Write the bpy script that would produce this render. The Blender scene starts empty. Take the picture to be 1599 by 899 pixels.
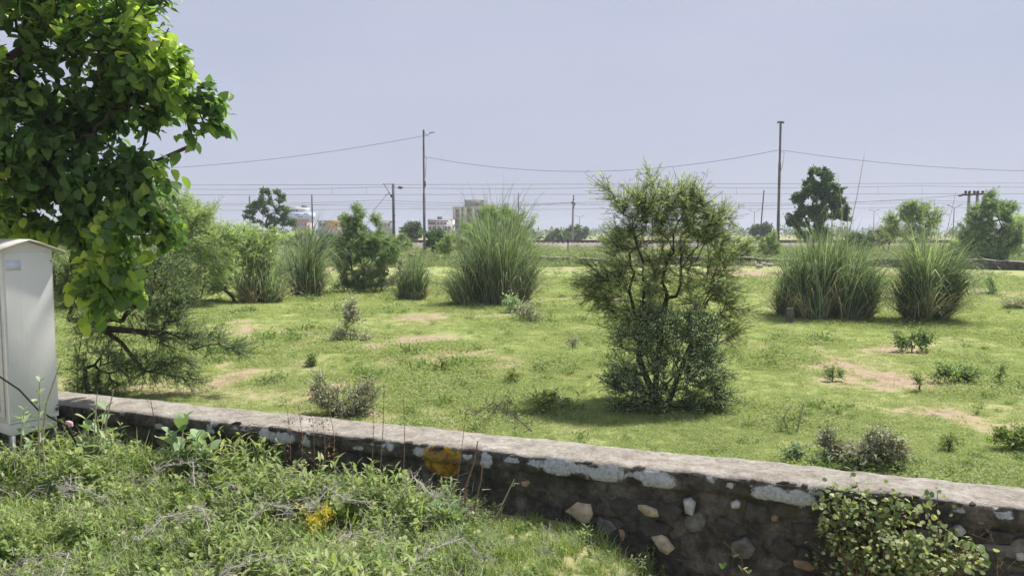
import bpy, math, random
import numpy as np
from mathutils import Vector, Matrix

# ------------------------------------------------------------------ camera, world, sun, exposure
SC = bpy.context.scene
C = SC.collection
IW, IH, F = 1599.0, 899.0, 1185.0
HOR = 362.0
PITCH = math.atan((IH / 2 - HOR) / F)
EYE = np.array([0.0, 0.0, 2.0])

cam = bpy.data.cameras.new('camera')
cam.sensor_width = 36.0
cam.lens = F / IW * 36.0
cam.clip_start = 0.05
cam.clip_end = 6000
camo = bpy.data.objects.new('camera', cam)
camo.location = EYE
camo.rotation_euler = (math.radians(90) - PITCH, 0, 0)
C.objects.link(camo)
SC.camera = camo

SUN_EL = math.radians(62)
SUN_AZ = math.atan2(0.78, 0.62)            # from +Y towards +X
world = bpy.data.worlds.new('World')
SC.world = world
world.use_nodes = True
wt = world.node_tree
for n in list(wt.nodes):
    wt.nodes.remove(n)
wo = wt.nodes.new('ShaderNodeOutputWorld')
wb = wt.nodes.new('ShaderNodeBackground')
sky = wt.nodes.new('ShaderNodeTexSky')
sky.sky_type = 'NISHITA'
sky.sun_disc = False
sky.sun_elevation = SUN_EL
sky.sun_rotation = SUN_AZ
sky.air_density = 1.0
sky.dust_density = 2.0
sky.ozone_density = 2.0
hz = wt.nodes.new('ShaderNodeMix')
hz.data_type = 'RGBA'
hz.inputs['Factor'].default_value = 0.88
hz.inputs['B'].default_value = (5.1, 5.4, 6.8, 1)       # thin even veil of monsoon haze
tcw = wt.nodes.new('ShaderNodeTexCoord')
nzw = wt.nodes.new('ShaderNodeTexNoise')
nzw.inputs['Scale'].default_value = 2.2
nzw.inputs['Detail'].default_value = 5
mpw = wt.nodes.new('ShaderNodeMapping')
mpw.inputs['Scale'].default_value = (1, 1, 3.5)
wt.links.new(tcw.outputs['Generated'], mpw.inputs['Vector'])
wt.links.new(mpw.outputs['Vector'], nzw.inputs['Vector'])
rw = wt.nodes.new('ShaderNodeValToRGB')
rw.color_ramp.elements[0].position = 0.3
rw.color_ramp.elements[0].color = (0.955, 0.96, 0.97, 1)
rw.color_ramp.elements[1].position = 0.75
rw.color_ramp.elements[1].color = (1.06, 1.05, 1.03, 1)
wt.links.new(nzw.outputs['Fac'], rw.inputs['Fac'])
mul = wt.nodes.new('ShaderNodeMix')
mul.data_type = 'RGBA'
mul.blend_type = 'MULTIPLY'
mul.inputs['Factor'].default_value = 1.0
wt.links.new(sky.outputs['Color'], hz.inputs['A'])
wt.links.new(hz.outputs['Result'], mul.inputs['A'])
wt.links.new(rw.outputs['Color'], mul.inputs['B'])
wt.links.new(mul.outputs['Result'], wb.inputs['Color'])
wb.inputs['Strength'].default_value = 0.054
wt.links.new(wb.outputs['Background'], wo.inputs['Surface'])

sl = bpy.data.lights.new('sun', 'SUN')
sl.energy = 3.6
sl.angle = math.radians(2.5)
sl.color = (1.0, 0.955, 0.88)
slo = bpy.data.objects.new('sun', sl)
sdir = Vector((math.sin(SUN_AZ) * math.cos(SUN_EL), math.cos(SUN_AZ) * math.cos(SUN_EL), math.sin(SUN_EL)))
slo.rotation_euler = sdir.to_track_quat('Z', 'Y').to_euler()
slo.location = (30, 20, 40)
C.objects.link(slo)

SC.view_settings.view_transform = 'Standard'
SC.view_settings.look = 'None'
SC.view_settings.exposure = 1.0
SC.view_settings.gamma = 1.0
SC.view_settings.use_curve_mapping = False
SC.render.engine = 'CYCLES'
SC.cycles.use_denoising = True
SC.cycles.max_bounces = 6
SC.cycles.transparent_max_bounces = 4
SC.cycles.volume_bounces = 0
SC.cycles.use_adaptive_sampling = True
SC.cycles.adaptive_threshold = 0.02

# ------------------------------------------------------------------ helpers
RNG = np.random.default_rng(11)
random.seed(5)
CP, SP = math.cos(PITCH), math.sin(PITCH)
FWD = np.array([0, CP, -SP]); UPV = np.array([0, SP, CP]); RGT = np.array([1.0, 0, 0])


def ray(px, py):
    return FWD * F + RGT * (px - IW / 2) + UPV * (IH / 2 - py)


def at_z(px, py, z=0.0):
    d = ray(px, py)
    return EYE + d * ((z - EYE[2]) / d[2])


def at_y(px, py, Y):
    d = ray(px, py)
    return EYE + d * (Y / d[1])


def nrm(a):
    a = np.asarray(a, float)
    return a / np.maximum(np.linalg.norm(a, axis=-1, keepdims=True), 1e-9)


_H = np.random.default_rng(3).random((256, 256))


def vnoise(x, y):
    x = np.asarray(x, float); y = np.asarray(y, float)
    xi = np.floor(x).astype(int); yi = np.floor(y).astype(int)
    fx = x - xi; fy = y - yi
    fx = fx * fx * (3 - 2 * fx); fy = fy * fy * (3 - 2 * fy)
    g = lambda a, b: _H[a % 256, b % 256]
    return (g(xi, yi) * (1 - fx) + g(xi + 1, yi) * fx) * (1 - fy) + (g(xi, yi + 1) * (1 - fx) + g(xi + 1, yi + 1) * fx) * fy


def fbm(x, y, o=4):
    s = 0; a = 0.5; t = 0
    for i in range(o):
        s = s + a * vnoise(np.asarray(x) * 2 ** i + 17.3 * i, np.asarray(y) * 2 ** i + 5.1 * i); t += a; a *= 0.5
    return s / t


def smooth(a, b, x):
    t = np.clip((np.asarray(x, float) - a) / (b - a), 0, 1)
    return t * t * (3 - 2 * t)


class MB:
    def __init__(self):
        self.v = []; self.f = []; self.n = 0

    def add(self, v, f, mat=0, var=0.5):
        v = np.asarray(v, float).reshape(-1, 3); f = np.asarray(f, int)
        vr = np.broadcast_to(np.asarray(var, float), (len(f),))
        self.f.append((f + self.n, np.full(len(f), mat), np.array(vr)))
        self.v.append(v); self.n += len(v)
        return self

    def box(self, x0, x1, y0, y1, z0, z1, mat=0, var=0.5):
        v = [(x, y, z) for z in (z0, z1) for y in (y0, y1) for x in (x0, x1)]
        f = [(0, 2, 3, 1), (4, 5, 7, 6), (0, 1, 5, 4), (2, 6, 7, 3), (0, 4, 6, 2), (1, 3, 7, 5)]
        return self.add(v, f, mat, var)

    def obox(self, c, ax, ay, az, mat=0, var=0.5):
        c, ax, ay, az = [np.asarray(q, float) for q in (c, ax, ay, az)]
        v = [c + i * ax + j * ay + k * az for k in (-1, 1) for j in (-1, 1) for i in (-1, 1)]
        f = [(0, 2, 3, 1), (4, 5, 7, 6), (0, 1, 5, 4), (2, 6, 7, 3), (0, 4, 6, 2), (1, 3, 7, 5)]
        return self.add(v, f, mat, var)

    def frusta(self, a, b, ra, rb, k=5, mat=0, var=0.5):
        a = np.atleast_2d(a); b = np.atleast_2d(b); n = len(a)
        ra = np.broadcast_to(ra, (n,)); rb = np.broadcast_to(rb, (n,))
        d = nrm(b - a)
        h = np.where(np.abs(d[:, 2:3]) < 0.9, np.array([[0, 0, 1.0]]), np.array([[1.0, 0, 0]]))
        e1 = nrm(np.cross(d, h)); e2 = np.cross(d, e1)
        t = np.arange(k) * 2 * math.pi / k
        ring = e1[:, None] * np.cos(t)[None, :, None] + e2[:, None] * np.sin(t)[None, :, None]
        v = np.concatenate([a[:, None] + ring * ra[:, None, None], b[:, None] + ring * rb[:, None, None]], 1)
        i = np.arange(k); j = (i + 1) % k
        f = np.stack([i, j, j + k, i + k], 1)
        ff = (f[None] + (np.arange(n) * 2 * k)[:, None, None]).reshape(-1, 4)
        vv = np.repeat(np.broadcast_to(np.asarray(var, float), (n,)), k)
        return self.add(v.reshape(-1, 3), ff, mat, vv)

    def tube(self, pts, rad, k=6, mat=0, var=0.5, cap=True):
        p = np.asarray(pts, float); n = len(p)
        r = np.broadcast_to(np.asarray(rad, float), (n,))
        d = np.zeros_like(p); d[1:-1] = p[2:] - p[:-2]; d[0] = p[1] - p[0]; d[-1] = p[-1] - p[-2]
        d = nrm(d)
        h = np.array([0, 0, 1.0]) if abs(d[0, 2]) < 0.9 else np.array([1.0, 0, 0])
        e1 = nrm(np.cross(d, h)); e2 = np.cross(d, e1)
        t = np.arange(k) * 2 * math.pi / k
        v = (p[:, None] + (e1[:, None] * np.cos(t)[None, :, None] + e2[:, None] * np.sin(t)[None, :, None]) * r[:, None, None]).reshape(-1, 3)
        i = np.arange(k); j = (i + 1) % k
        f = np.concatenate([np.stack([i, j, j + k, i + k], 1) + s * k for s in range(n - 1)])
        self.add(v, f, mat, var)
        if cap:
            self.add(np.concatenate([v[:k], p[:1]]), np.stack([j, i, np.full(k, k)], 1), mat, var)
            self.add(np.concatenate([v[-k:], p[-1:]]), np.stack([i, j, np.full(k, k)], 1), mat, var)
        return self

    def inst(self, tv, tf, pos, xd, zh, sc, var=0.5, mat=0):
        pos = np.atleast_2d(pos); n = len(pos)
        if n == 0:
            return self
        x = nrm(xd); y = nrm(np.cross(zh, x)); z = np.cross(x, y)
        sc = np.asarray(sc, float)
        sc = np.broadcast_to(sc, (n,))[:, None, None]
        R = np.stack([x, y, z], 1)                       # rows: axes
        v = np.einsum('kj,njc->nkc', tv, R) * sc + pos[:, None]
        k = len(tv)
        f = (tf[None] + (np.arange(n) * k)[:, None, None]).reshape(-1, tf.shape[1])
        vr = np.repeat(np.broadcast_to(np.asarray(var, float), (n,)), len(tf))
        return self.add(v.reshape(-1, 3), f, mat, vr)

    def build(self, name, mats, parent=None, loc=None, smooth=False, link=True):
        if not isinstance(mats, (list, tuple)):
            mats = [mats]
        v = np.concatenate(self.v)
        off = np.array(parent.location) if parent is not None else (np.asarray(loc, float) if loc is not None else np.zeros(3))
        v = v - off
        me = bpy.data.meshes.new(name)
        tot = np.concatenate([np.full(len(f), f.shape[1]) for f, _, _ in self.f])
        loops = np.concatenate([f.reshape(-1) for f, _, _ in self.f])
        mi = np.concatenate([m for _, m, _ in self.f]); vr = np.concatenate([q for _, _, q in self.f])
        me.vertices.add(len(v)); me.vertices.foreach_set('co', v.astype(np.float32).ravel())
        me.loops.add(len(loops)); me.loops.foreach_set('vertex_index', loops.astype(np.int32))
        me.polygons.add(len(tot))
        st = np.concatenate([[0], np.cumsum(tot)[:-1]])
        me.polygons.foreach_set('loop_start', st.astype(np.int32))
        try:
            me.polygons.foreach_set('loop_total', tot.astype(np.int32))
        except Exception:
            pass
        me.polygons.foreach_set('material_index', mi.astype(np.int32))
        if smooth:
            me.polygons.foreach_set('use_smooth', np.ones(len(tot), bool))
        a = me.attributes.new('var', 'FLOAT', 'FACE'); a.data.foreach_set('value', vr.astype(np.float32))
        me.update(calc_edges=True)
        for m in mats:
            me.materials.append(m)
        if not link:
            return me
        o = bpy.data.objects.new(name, me); C.objects.link(o)
        if parent is not None:
            o.parent = parent
        elif loc is not None:
            o.location = off
        return o


def tag(o, label=None, cat=None, group=None, kind=None):
    if label: o['label'] = label
    if cat: o['category'] = cat
    if group: o['group'] = group
    if kind: o['kind'] = kind
    return o


def thing(name, loc, label, cat, group=None):
    o = bpy.data.objects.new(name, None); C.objects.link(o)
    o.location = tuple(float(q) for q in loc); o.empty_display_size = 0.2
    return tag(o, label, cat, group)


# ------------------------------------------------------------------ materials
def newmat(name):
    m = bpy.data.materials.new(name); m.use_nodes = True
    nt = m.node_tree
    return m, nt, nt.nodes['Principled BSDF'], nt.nodes['Material Output']


def ramp(nt, stops, fac=None):
    r = nt.nodes.new('ShaderNodeValToRGB'); e = r.color_ramp.elements
    while len(e) < len(stops): e.new(0.5)
    for i, (p, c) in enumerate(stops):
        e[i].position = p; e[i].color = (*c, 1)
    if fac is not None: nt.links.new(fac, r.inputs['Fac'])
    return r


def noise(nt, scale, detail=4, rough=0.6, vec=None, dist=0.0):
    n = nt.nodes.new('ShaderNodeTexNoise'); n.inputs['Scale'].default_value = scale
    n.inputs['Detail'].default_value = detail; n.inputs['Roughness'].default_value = rough
    n.inputs['Distortion'].default_value = dist
    if vec is not None: nt.links.new(vec, n.inputs['Vector'])
    return n


def mixc(nt, fac, a, b, mode='MIX'):
    m = nt.nodes.new('ShaderNodeMix'); m.data_type = 'RGBA'; m.blend_type = mode
    for q, s in ((fac, 'Factor'), (a, 'A'), (b, 'B')):
        if hasattr(q, 'links'): nt.links.new(q, m.inputs[s])
        elif s == 'Factor': m.inputs[s].default_value = q
        else: m.inputs[s].default_value = (*q, 1)
    return m.outputs['Result']


def geopos(nt):
    return nt.nodes.new('ShaderNodeNewGeometry').outputs['Position']


def bump(nt, p, h, s=0.4, d=0.02):
    b = nt.nodes.new('ShaderNodeBump'); b.inputs['Strength'].default_value = s; b.inputs['Distance'].default_value = d
    nt.links.new(h, b.inputs['Height']); nt.links.new(b.outputs['Normal'], p.inputs['Normal'])


def plain(name, a, b=None, scale=6.0, rough=0.8, bmp=0.0, metal=0.0, local=False):
    m, nt, p, o = newmat(name)
    p.inputs['Roughness'].default_value = rough; p.inputs['Metallic'].default_value = metal
    if 'Specular IOR Level' in p.inputs: p.inputs['Specular IOR Level'].default_value = 0.3
    b = b or tuple(q * 0.8 for q in a)
    vec = nt.nodes.new('ShaderNodeTexCoord').outputs['Object'] if local else geopos(nt)
    n = noise(nt, scale, 5, 0.65, vec)
    r = ramp(nt, [(0.3, b), (0.7, a)], n.outputs['Fac'])
    nt.links.new(r.outputs['Color'], p.inputs['Base Color'])
    if bmp: bump(nt, p, n.outputs['Fac'], bmp)
    return m


def leafmat(name, stops, trans=0.35, rough=0.5, rand=0.25, spec=0.25, tint=(1.2, 1.28, 0.6), gain=1.55, desat=0.14):
    m, nt, p, o = newmat(name)
    stops = [(q, tuple(min(.8, gain * (c * (1 - desat) + desat * (.3 * cc[0] + .6 * cc[1] + .1 * cc[2]))) for c in cc)) for q, cc in stops]
    at = nt.nodes.new('ShaderNodeAttribute'); at.attribute_name = 'var'
    oi = nt.nodes.new('ShaderNodeObjectInfo')
    ma = nt.nodes.new('ShaderNodeMath'); ma.operation = 'MULTIPLY_ADD'
    nt.links.new(oi.outputs['Random'], ma.inputs[0]); ma.inputs[1].default_value = rand
    sb = nt.nodes.new('ShaderNodeMath'); sb.operation = 'SUBTRACT'
    nt.links.new(at.outputs['Fac'], sb.inputs[0]); sb.inputs[1].default_value = rand / 2
    nt.links.new(sb.outputs[0], ma.inputs[2])
    r = ramp(nt, stops, ma.outputs[0])
    p.inputs['Roughness'].default_value = rough
    p.inputs['Specular IOR Level'].default_value = spec
    nt.links.new(r.outputs['Color'], p.inputs['Base Color'])
    if trans > 0:
        t = nt.nodes.new('ShaderNodeBsdfTranslucent')
        nt.links.new(mixc(nt, 1.0, r.outputs['Color'], tint, 'MULTIPLY'), t.inputs['Color'])
        mx = nt.nodes.new('ShaderNodeMixShader'); mx.inputs[0].default_value = trans
        nt.links.new(p.outputs[0], mx.inputs[1]); nt.links.new(t.outputs[0], mx.inputs[2])
        nt.links.new(mx.outputs[0], o.inputs['Surface'])
    return m


M = {}
M['palash'] = leafmat('palash_leaf', [(0.0, (0.030, 0.062, 0.018)), (0.5, (0.060, 0.115, 0.026)), (0.8, (0.15, 0.215, 0.028)), (1.0, (0.32, 0.36, 0.04))], 0.6, 0.4, 0.3, 0.4, gain=2.3, desat=0.12)
M['feather'] = leafmat('feathery_leaf', [(0, (0.055, 0.095, 0.035)), (0.5, (0.11, 0.165, 0.055)), (1, (0.20, 0.26, 0.085))], 0.45, 0.6, gain=2.4, desat=.3)
M['feather_pale'] = leafmat('pale_feathery_leaf', [(0, (0.17, 0.23, 0.10)), (0.5, (0.30, 0.38, 0.17)), (1, (0.46, 0.54, 0.25))], 0.5, 0.6, gain=1.0, desat=.2)
M['feather_lime'] = leafmat('lime_feathery_leaf', [(0, (0.085, 0.125, 0.05)), (0.5, (0.16, 0.22, 0.08)), (1, (0.26, 0.33, 0.125))], 0.45, 0.6, gain=2.5, desat=.3)
M['feather_dark'] = leafmat('dark_feathery_leaf', [(0, (0.035, 0.06, 0.03)), (0.5, (0.06, 0.10, 0.045)), (1, (0.12, 0.17, 0.07))], 0.45, 0.6, gain=3.0, desat=.25)
M['greyleaf'] = leafmat('grey_green_leaf', [(0, (0.06, 0.085, 0.05)), (0.5, (0.105, 0.14, 0.085)), (1, (0.20, 0.24, 0.155))], 0.45, 0.65, gain=3.4)
M['greydry'] = leafmat('grey_dry_leaf', [(0, (0.10, 0.10, 0.075)), (0.5, (0.17, 0.175, 0.125)), (1, (0.27, 0.27, 0.21))], 0.3, 0.7, gain=2.4)
M['dense'] = leafmat('dense_tree_leaf', [(0, (0.022, 0.05, 0.018)), (0.5, (0.045, 0.09, 0.026)), (1, (0.10, 0.17, 0.045))], 0.4, 0.5, gain=2.2)
M['farleaf'] = leafmat('far_tree_leaf', [(0, (0.035, 0.06, 0.03)), (0.5, (0.065, 0.10, 0.045)), (1, (0.11, 0.16, 0.07))], 0.3, 0.7, gain=1.9)
STRAW = (0.36, 0.30, 0.17)
M['munja'] = leafmat('reed_blade', [(0, (0.04, 0.075, 0.035)), (0.4, (0.085, 0.14, 0.06)), (0.78, (0.22, 0.27, 0.135)), (0.86, (0.20, 0.165, 0.09)), (1, STRAW)], 0.4, 0.55, 0.0, gain=1.9, desat=.36)
M['grass'] = leafmat('short_grass', [(0, (0.17, 0.235, 0.08)), (0.5, (0.28, 0.34, 0.125)), (0.85, (0.38, 0.42, 0.185)), (1, (0.48, 0.42, 0.27))], 0.4, 0.7, 0.45, gain=1.12, desat=.08)
M['rough'] = leafmat('rough_grass', [(0, (0.07, 0.11, 0.035)), (0.5, (0.13, 0.18, 0.06)), (0.85, (0.2, 0.24, 0.09)), (1, (0.30, 0.27, 0.15))], 0.3, 0.6, 0.3)
M['weed'] = leafmat('weed_leaf', [(0, (0.10, 0.17, 0.045)), (0.5, (0.23, 0.325, 0.09)), (0.85, (0.34, 0.43, 0.14)), (1, (0.47, 0.50, 0.22))], 0.45, 0.5, 0.4, gain=1.0, desat=.1)
M['calo'] = leafmat('milkweed_leaf', [(0, (0.13, 0.22, 0.085)), (0.5, (0.22, 0.33, 0.15)), (1, (0.33, 0.44, 0.24))], 0.3, 0.55, 0.3, gain=1.1)
M['vine'] = leafmat('creeper_leaf', [(0, (0.06, 0.105, 0.035)), (0.5, (0.13, 0.175, 0.06)), (1, (0.30, 0.32, 0.14))], 0.4, 0.5, 0.5)
M['thorn'] = leafmat('grey_thorn', [(0, (0.26, 0.24, 0.20)), (1, (0.60, 0.57, 0.51))], 0.0, 0.8, 0.3, gain=1, desat=0)
M['yellow'] = leafmat('yellow_flower', [(0, (0.55, 0.46, 0.06)), (1, (0.78, 0.68, 0.16))], 0.35, 0.6, 0.1, gain=1, desat=0)
M['brown'] = leafmat('brown_dry_leaf', [(0, (0.10, 0.06, 0.035)), (1, (0.22, 0.145, 0.085))], 0.2, 0.8, 0.2)
M['bark'] = plain('bark', (0.085, 0.068, 0.052), (0.03, 0.024, 0.02), 25, 0.9, 0.5)
M['bark_grey'] = plain('grey_bark', (0.17, 0.14, 0.11), (0.07, 0.055, 0.045), 30, 0.9, 0.4)
M['stalk'] = plain('dry_stalk', (0.30, 0.21, 0.13), (0.12, 0.08, 0.05), 30, 0.85)
M['stalk_pale'] = plain('pale_stalk', (0.46, 0.43, 0.28), (0.27, 0.27, 0.15), 18, 0.8)
M['red_stalk'] = plain('reddish_stalk', (0.22, 0.10, 0.07), (0.10, 0.06, 0.035), 30, 0.8)
M['pole'] = plain('pole_steel', (0.20, 0.175, 0.16), (0.09, 0.075, 0.07), 1.8, 0.6, 0, 0.2)
M['concrete_pole'] = plain('concrete_pole', (0.30, 0.28, 0.26), (0.19, 0.175, 0.165), 2, 0.9)
M['mast'] = plain('mast_steel', (0.16, 0.165, 0.18), (0.09, 0.09, 0.10), 1, 0.6, 0, 0.3)
M['wire'] = plain('wire_metal', (0.07, 0.07, 0.075), (0.05, 0.05, 0.055), 1, 0.6)
M['insulator'] = plain('insulator', (0.06, 0.045, 0.045), (0.03, 0.025, 0.025), 5, 0.35)
M['rail'] = plain('rail_steel', (0.11, 0.075, 0.06), (0.06, 0.045, 0.04), 3, 0.6, 0, 0.3)
M['sleeper'] = plain('sleeper_concrete', (0.28, 0.26, 0.24), (0.18, 0.165, 0.15), 3, 0.9)
M['iron'] = plain('rusty_iron', (0.06, 0.04, 0.035), (0.03, 0.025, 0.022), 6, 0.8)
M['black'] = plain('black_rubber', (0.018, 0.018, 0.02), (0.01, 0.01, 0.011), 10, 0.5)
M['conc'] = plain('weathered_concrete', (0.33, 0.28, 0.205), (0.24, 0.20, 0.15), 0.6, 0.9)
M['conc_dark'] = plain('stained_concrete', (0.27, 0.24, 0.20), (0.18, 0.16, 0.14), 0.5, 0.9)
M['white'] = plain('white_wash', (0.66, 0.64, 0.63), (0.52, 0.49, 0.48), 0.5, 0.85)
M['pink'] = plain('pink_paint', (0.66, 0.16, 0.20), (0.55, 0.12, 0.16), 0.8, 0.8)
M['pink_pale'] = plain('pale_pink_paint', (0.66, 0.45, 0.48), (0.58, 0.38, 0.40), 0.8, 0.8)
M['blue_sign'] = plain('blue_sign_board', (0.56, 0.62, 0.78), (0.44, 0.52, 0.72), 0.9, 0.7)
M['blue_mark'] = plain('blue_sign_mark', (0.20, 0.28, 0.56), (0.16, 0.22, 0.46), 1.5, 0.7)
M['ochre'] = plain('yellow_paint_wall', (0.78, 0.44, 0.03), (0.66, 0.36, 0.03), 0.6, 0.8)
M['grey_wall'] = plain('grey_plaster', (0.36, 0.35, 0.35), (0.27, 0.26, 0.26), 0.6, 0.9)
M['maroon'] = plain('maroon_paint', (0.16, 0.075, 0.085), (0.10, 0.05, 0.06), 1, 0.8)
M['glass'] = plain('dark_window', (0.05, 0.055, 0.06), (0.03, 0.035, 0.04), 2, 0.25)
M['green_paint'] = plain('green_paint', (0.05, 0.28, 0.17), (0.04, 0.22, 0.13), 1, 0.7)
M['haze_tower'] = plain('far_tower_paint', (0.50, 0.50, 0.52), (0.42, 0.42, 0.44), 0.1, 0.9)

# cabinet paint
m, nt, p, o = newmat('cabinet_paint')
tc = nt.nodes.new('ShaderNodeTexCoord').outputs['Object']
n1 = noise(nt, 2.2, 6, 0.6, tc); n2 = noise(nt, 40, 3, 0.6, tc)
mpn = nt.nodes.new('ShaderNodeMapping'); mpn.inputs['Scale'].default_value = (16, 16, 0.9); nt.links.new(tc, mpn.inputs['Vector'])
n3 = noise(nt, 1.0, 5, 0.7, mpn.outputs['Vector'])
base = ramp(nt, [(0.3, (0.60, 0.61, 0.58)), (0.7, (0.70, 0.70, 0.665))], n1.outputs['Fac']).outputs['Color']
drt = ramp(nt, [(0.58, (0, 0, 0)), (0.8, (0.35, 0.35, 0.35))], n3.outputs['Fac']).outputs['Color']
nt.links.new(mixc(nt, drt, base, (0.36, 0.33, 0.27)), p.inputs['Base Color'])
p.inputs['Roughness'].default_value = 0.45
bump(nt, p, n2.outputs['Fac'], 0.05)
M['cabinet'] = m
M['roof_sheet'] = plain('cabinet_roof', (0.60, 0.57, 0.52), (0.42, 0.39, 0.35), 7, 0.7, 0.1)
M['sticker'] = plain('pale_blue_sticker', (0.62, 0.68, 0.80), (0.58, 0.64, 0.77), 30, 0.6)

# field and verge
def groundmat(name, lush):
    m, nt, p, o = newmat(name)
    pos = geopos(nt)
    at = nt.nodes.new('ShaderNodeAttribute'); at.attribute_name = 'soil'
    n1 = noise(nt, 0.55, 6, 0.65, pos); n2 = noise(nt, 9, 6, 0.75, pos); n3 = noise(nt, 60, 4, 0.7, pos)
    g1 = ramp(nt, [(0.25, (0.22, 0.25, 0.095)), (0.5, (0.31, 0.335, 0.14)), (0.75, (0.40, 0.395, 0.195))], n2.outputs['Fac']).outputs['Color']
    g2 = ramp(nt, [(0.3, (0.75, 0.95, 0.7)), (0.7, (1.15, 1.05, 1.05))], n1.outputs['Fac']).outputs['Color']
    g = mixc(nt, 1.0, g1, g2, 'MULTIPLY')
    s = ramp(nt, [(0.2, (0.22, 0.145, 0.10)), (0.5, (0.38, 0.285, 0.205)), (0.8, (0.48, 0.39, 0.29))], n2.outputs['Fac']).outputs['Color']
    s2 = mixc(nt, 0.5, s, ramp(nt, [(0.3, (0.5, 0.5, 0.5)), (0.7, (1, 1, 1))], n3.outputs['Fac']).outputs['Color'], 'MULTIPLY')
    md = nt.nodes.new('ShaderNodeMath'); md.operation = 'MULTIPLY_ADD'
    nt.links.new(n2.outputs['Fac'], md.inputs[0]); md.inputs[1].default_value = 0.9; md.inputs[2].default_value = -0.45
    ad = nt.nodes.new('ShaderNodeMath'); ad.operation = 'ADD'
    nt.links.new(at.outputs['Fac'], ad.inputs[0]); nt.links.new(md.outputs[0], ad.inputs[1])
    mk = ramp(nt, [(0.30, (0, 0, 0)), (0.85, (1, 1, 1))], ad.outputs[0]).outputs['Color']
    nt.links.new(mixc(nt, mk, g, s2), p.inputs['Base Color'])
    p.inputs['Roughness'].default_value = 0.95
    p.inputs['Specular IOR Level'].default_value = 0.1
    bump(nt, p, n2.outputs['Fac'], 0.5, 0.05)
    return m
M['field'] = groundmat('field_ground', False)

# ballast
m, nt, p, o = newmat('ballast')
pos = geopos(nt)
n = noise(nt, 2.2, 8, 0.8, pos); n1 = noise(nt, 0.25, 4, 0.6, pos)
c1 = ramp(nt, [(0.3, (0.15, 0.125, 0.115)), (0.7, (0.33, 0.28, 0.255))], n.outputs['Fac']).outputs['Color']
c2 = ramp(nt, [(0.5, (0, 0, 0)), (0.66, (0.8, 0.8, 0.8))], n1.outputs['Fac']).outputs['Color']
nt.links.new(mixc(nt, c2, c1, (0.14, 0.16, 0.06)), p.inputs['Base Color'])
p.inputs['Roughness'].default_value = 0.95
M['ballast'] = m

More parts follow.
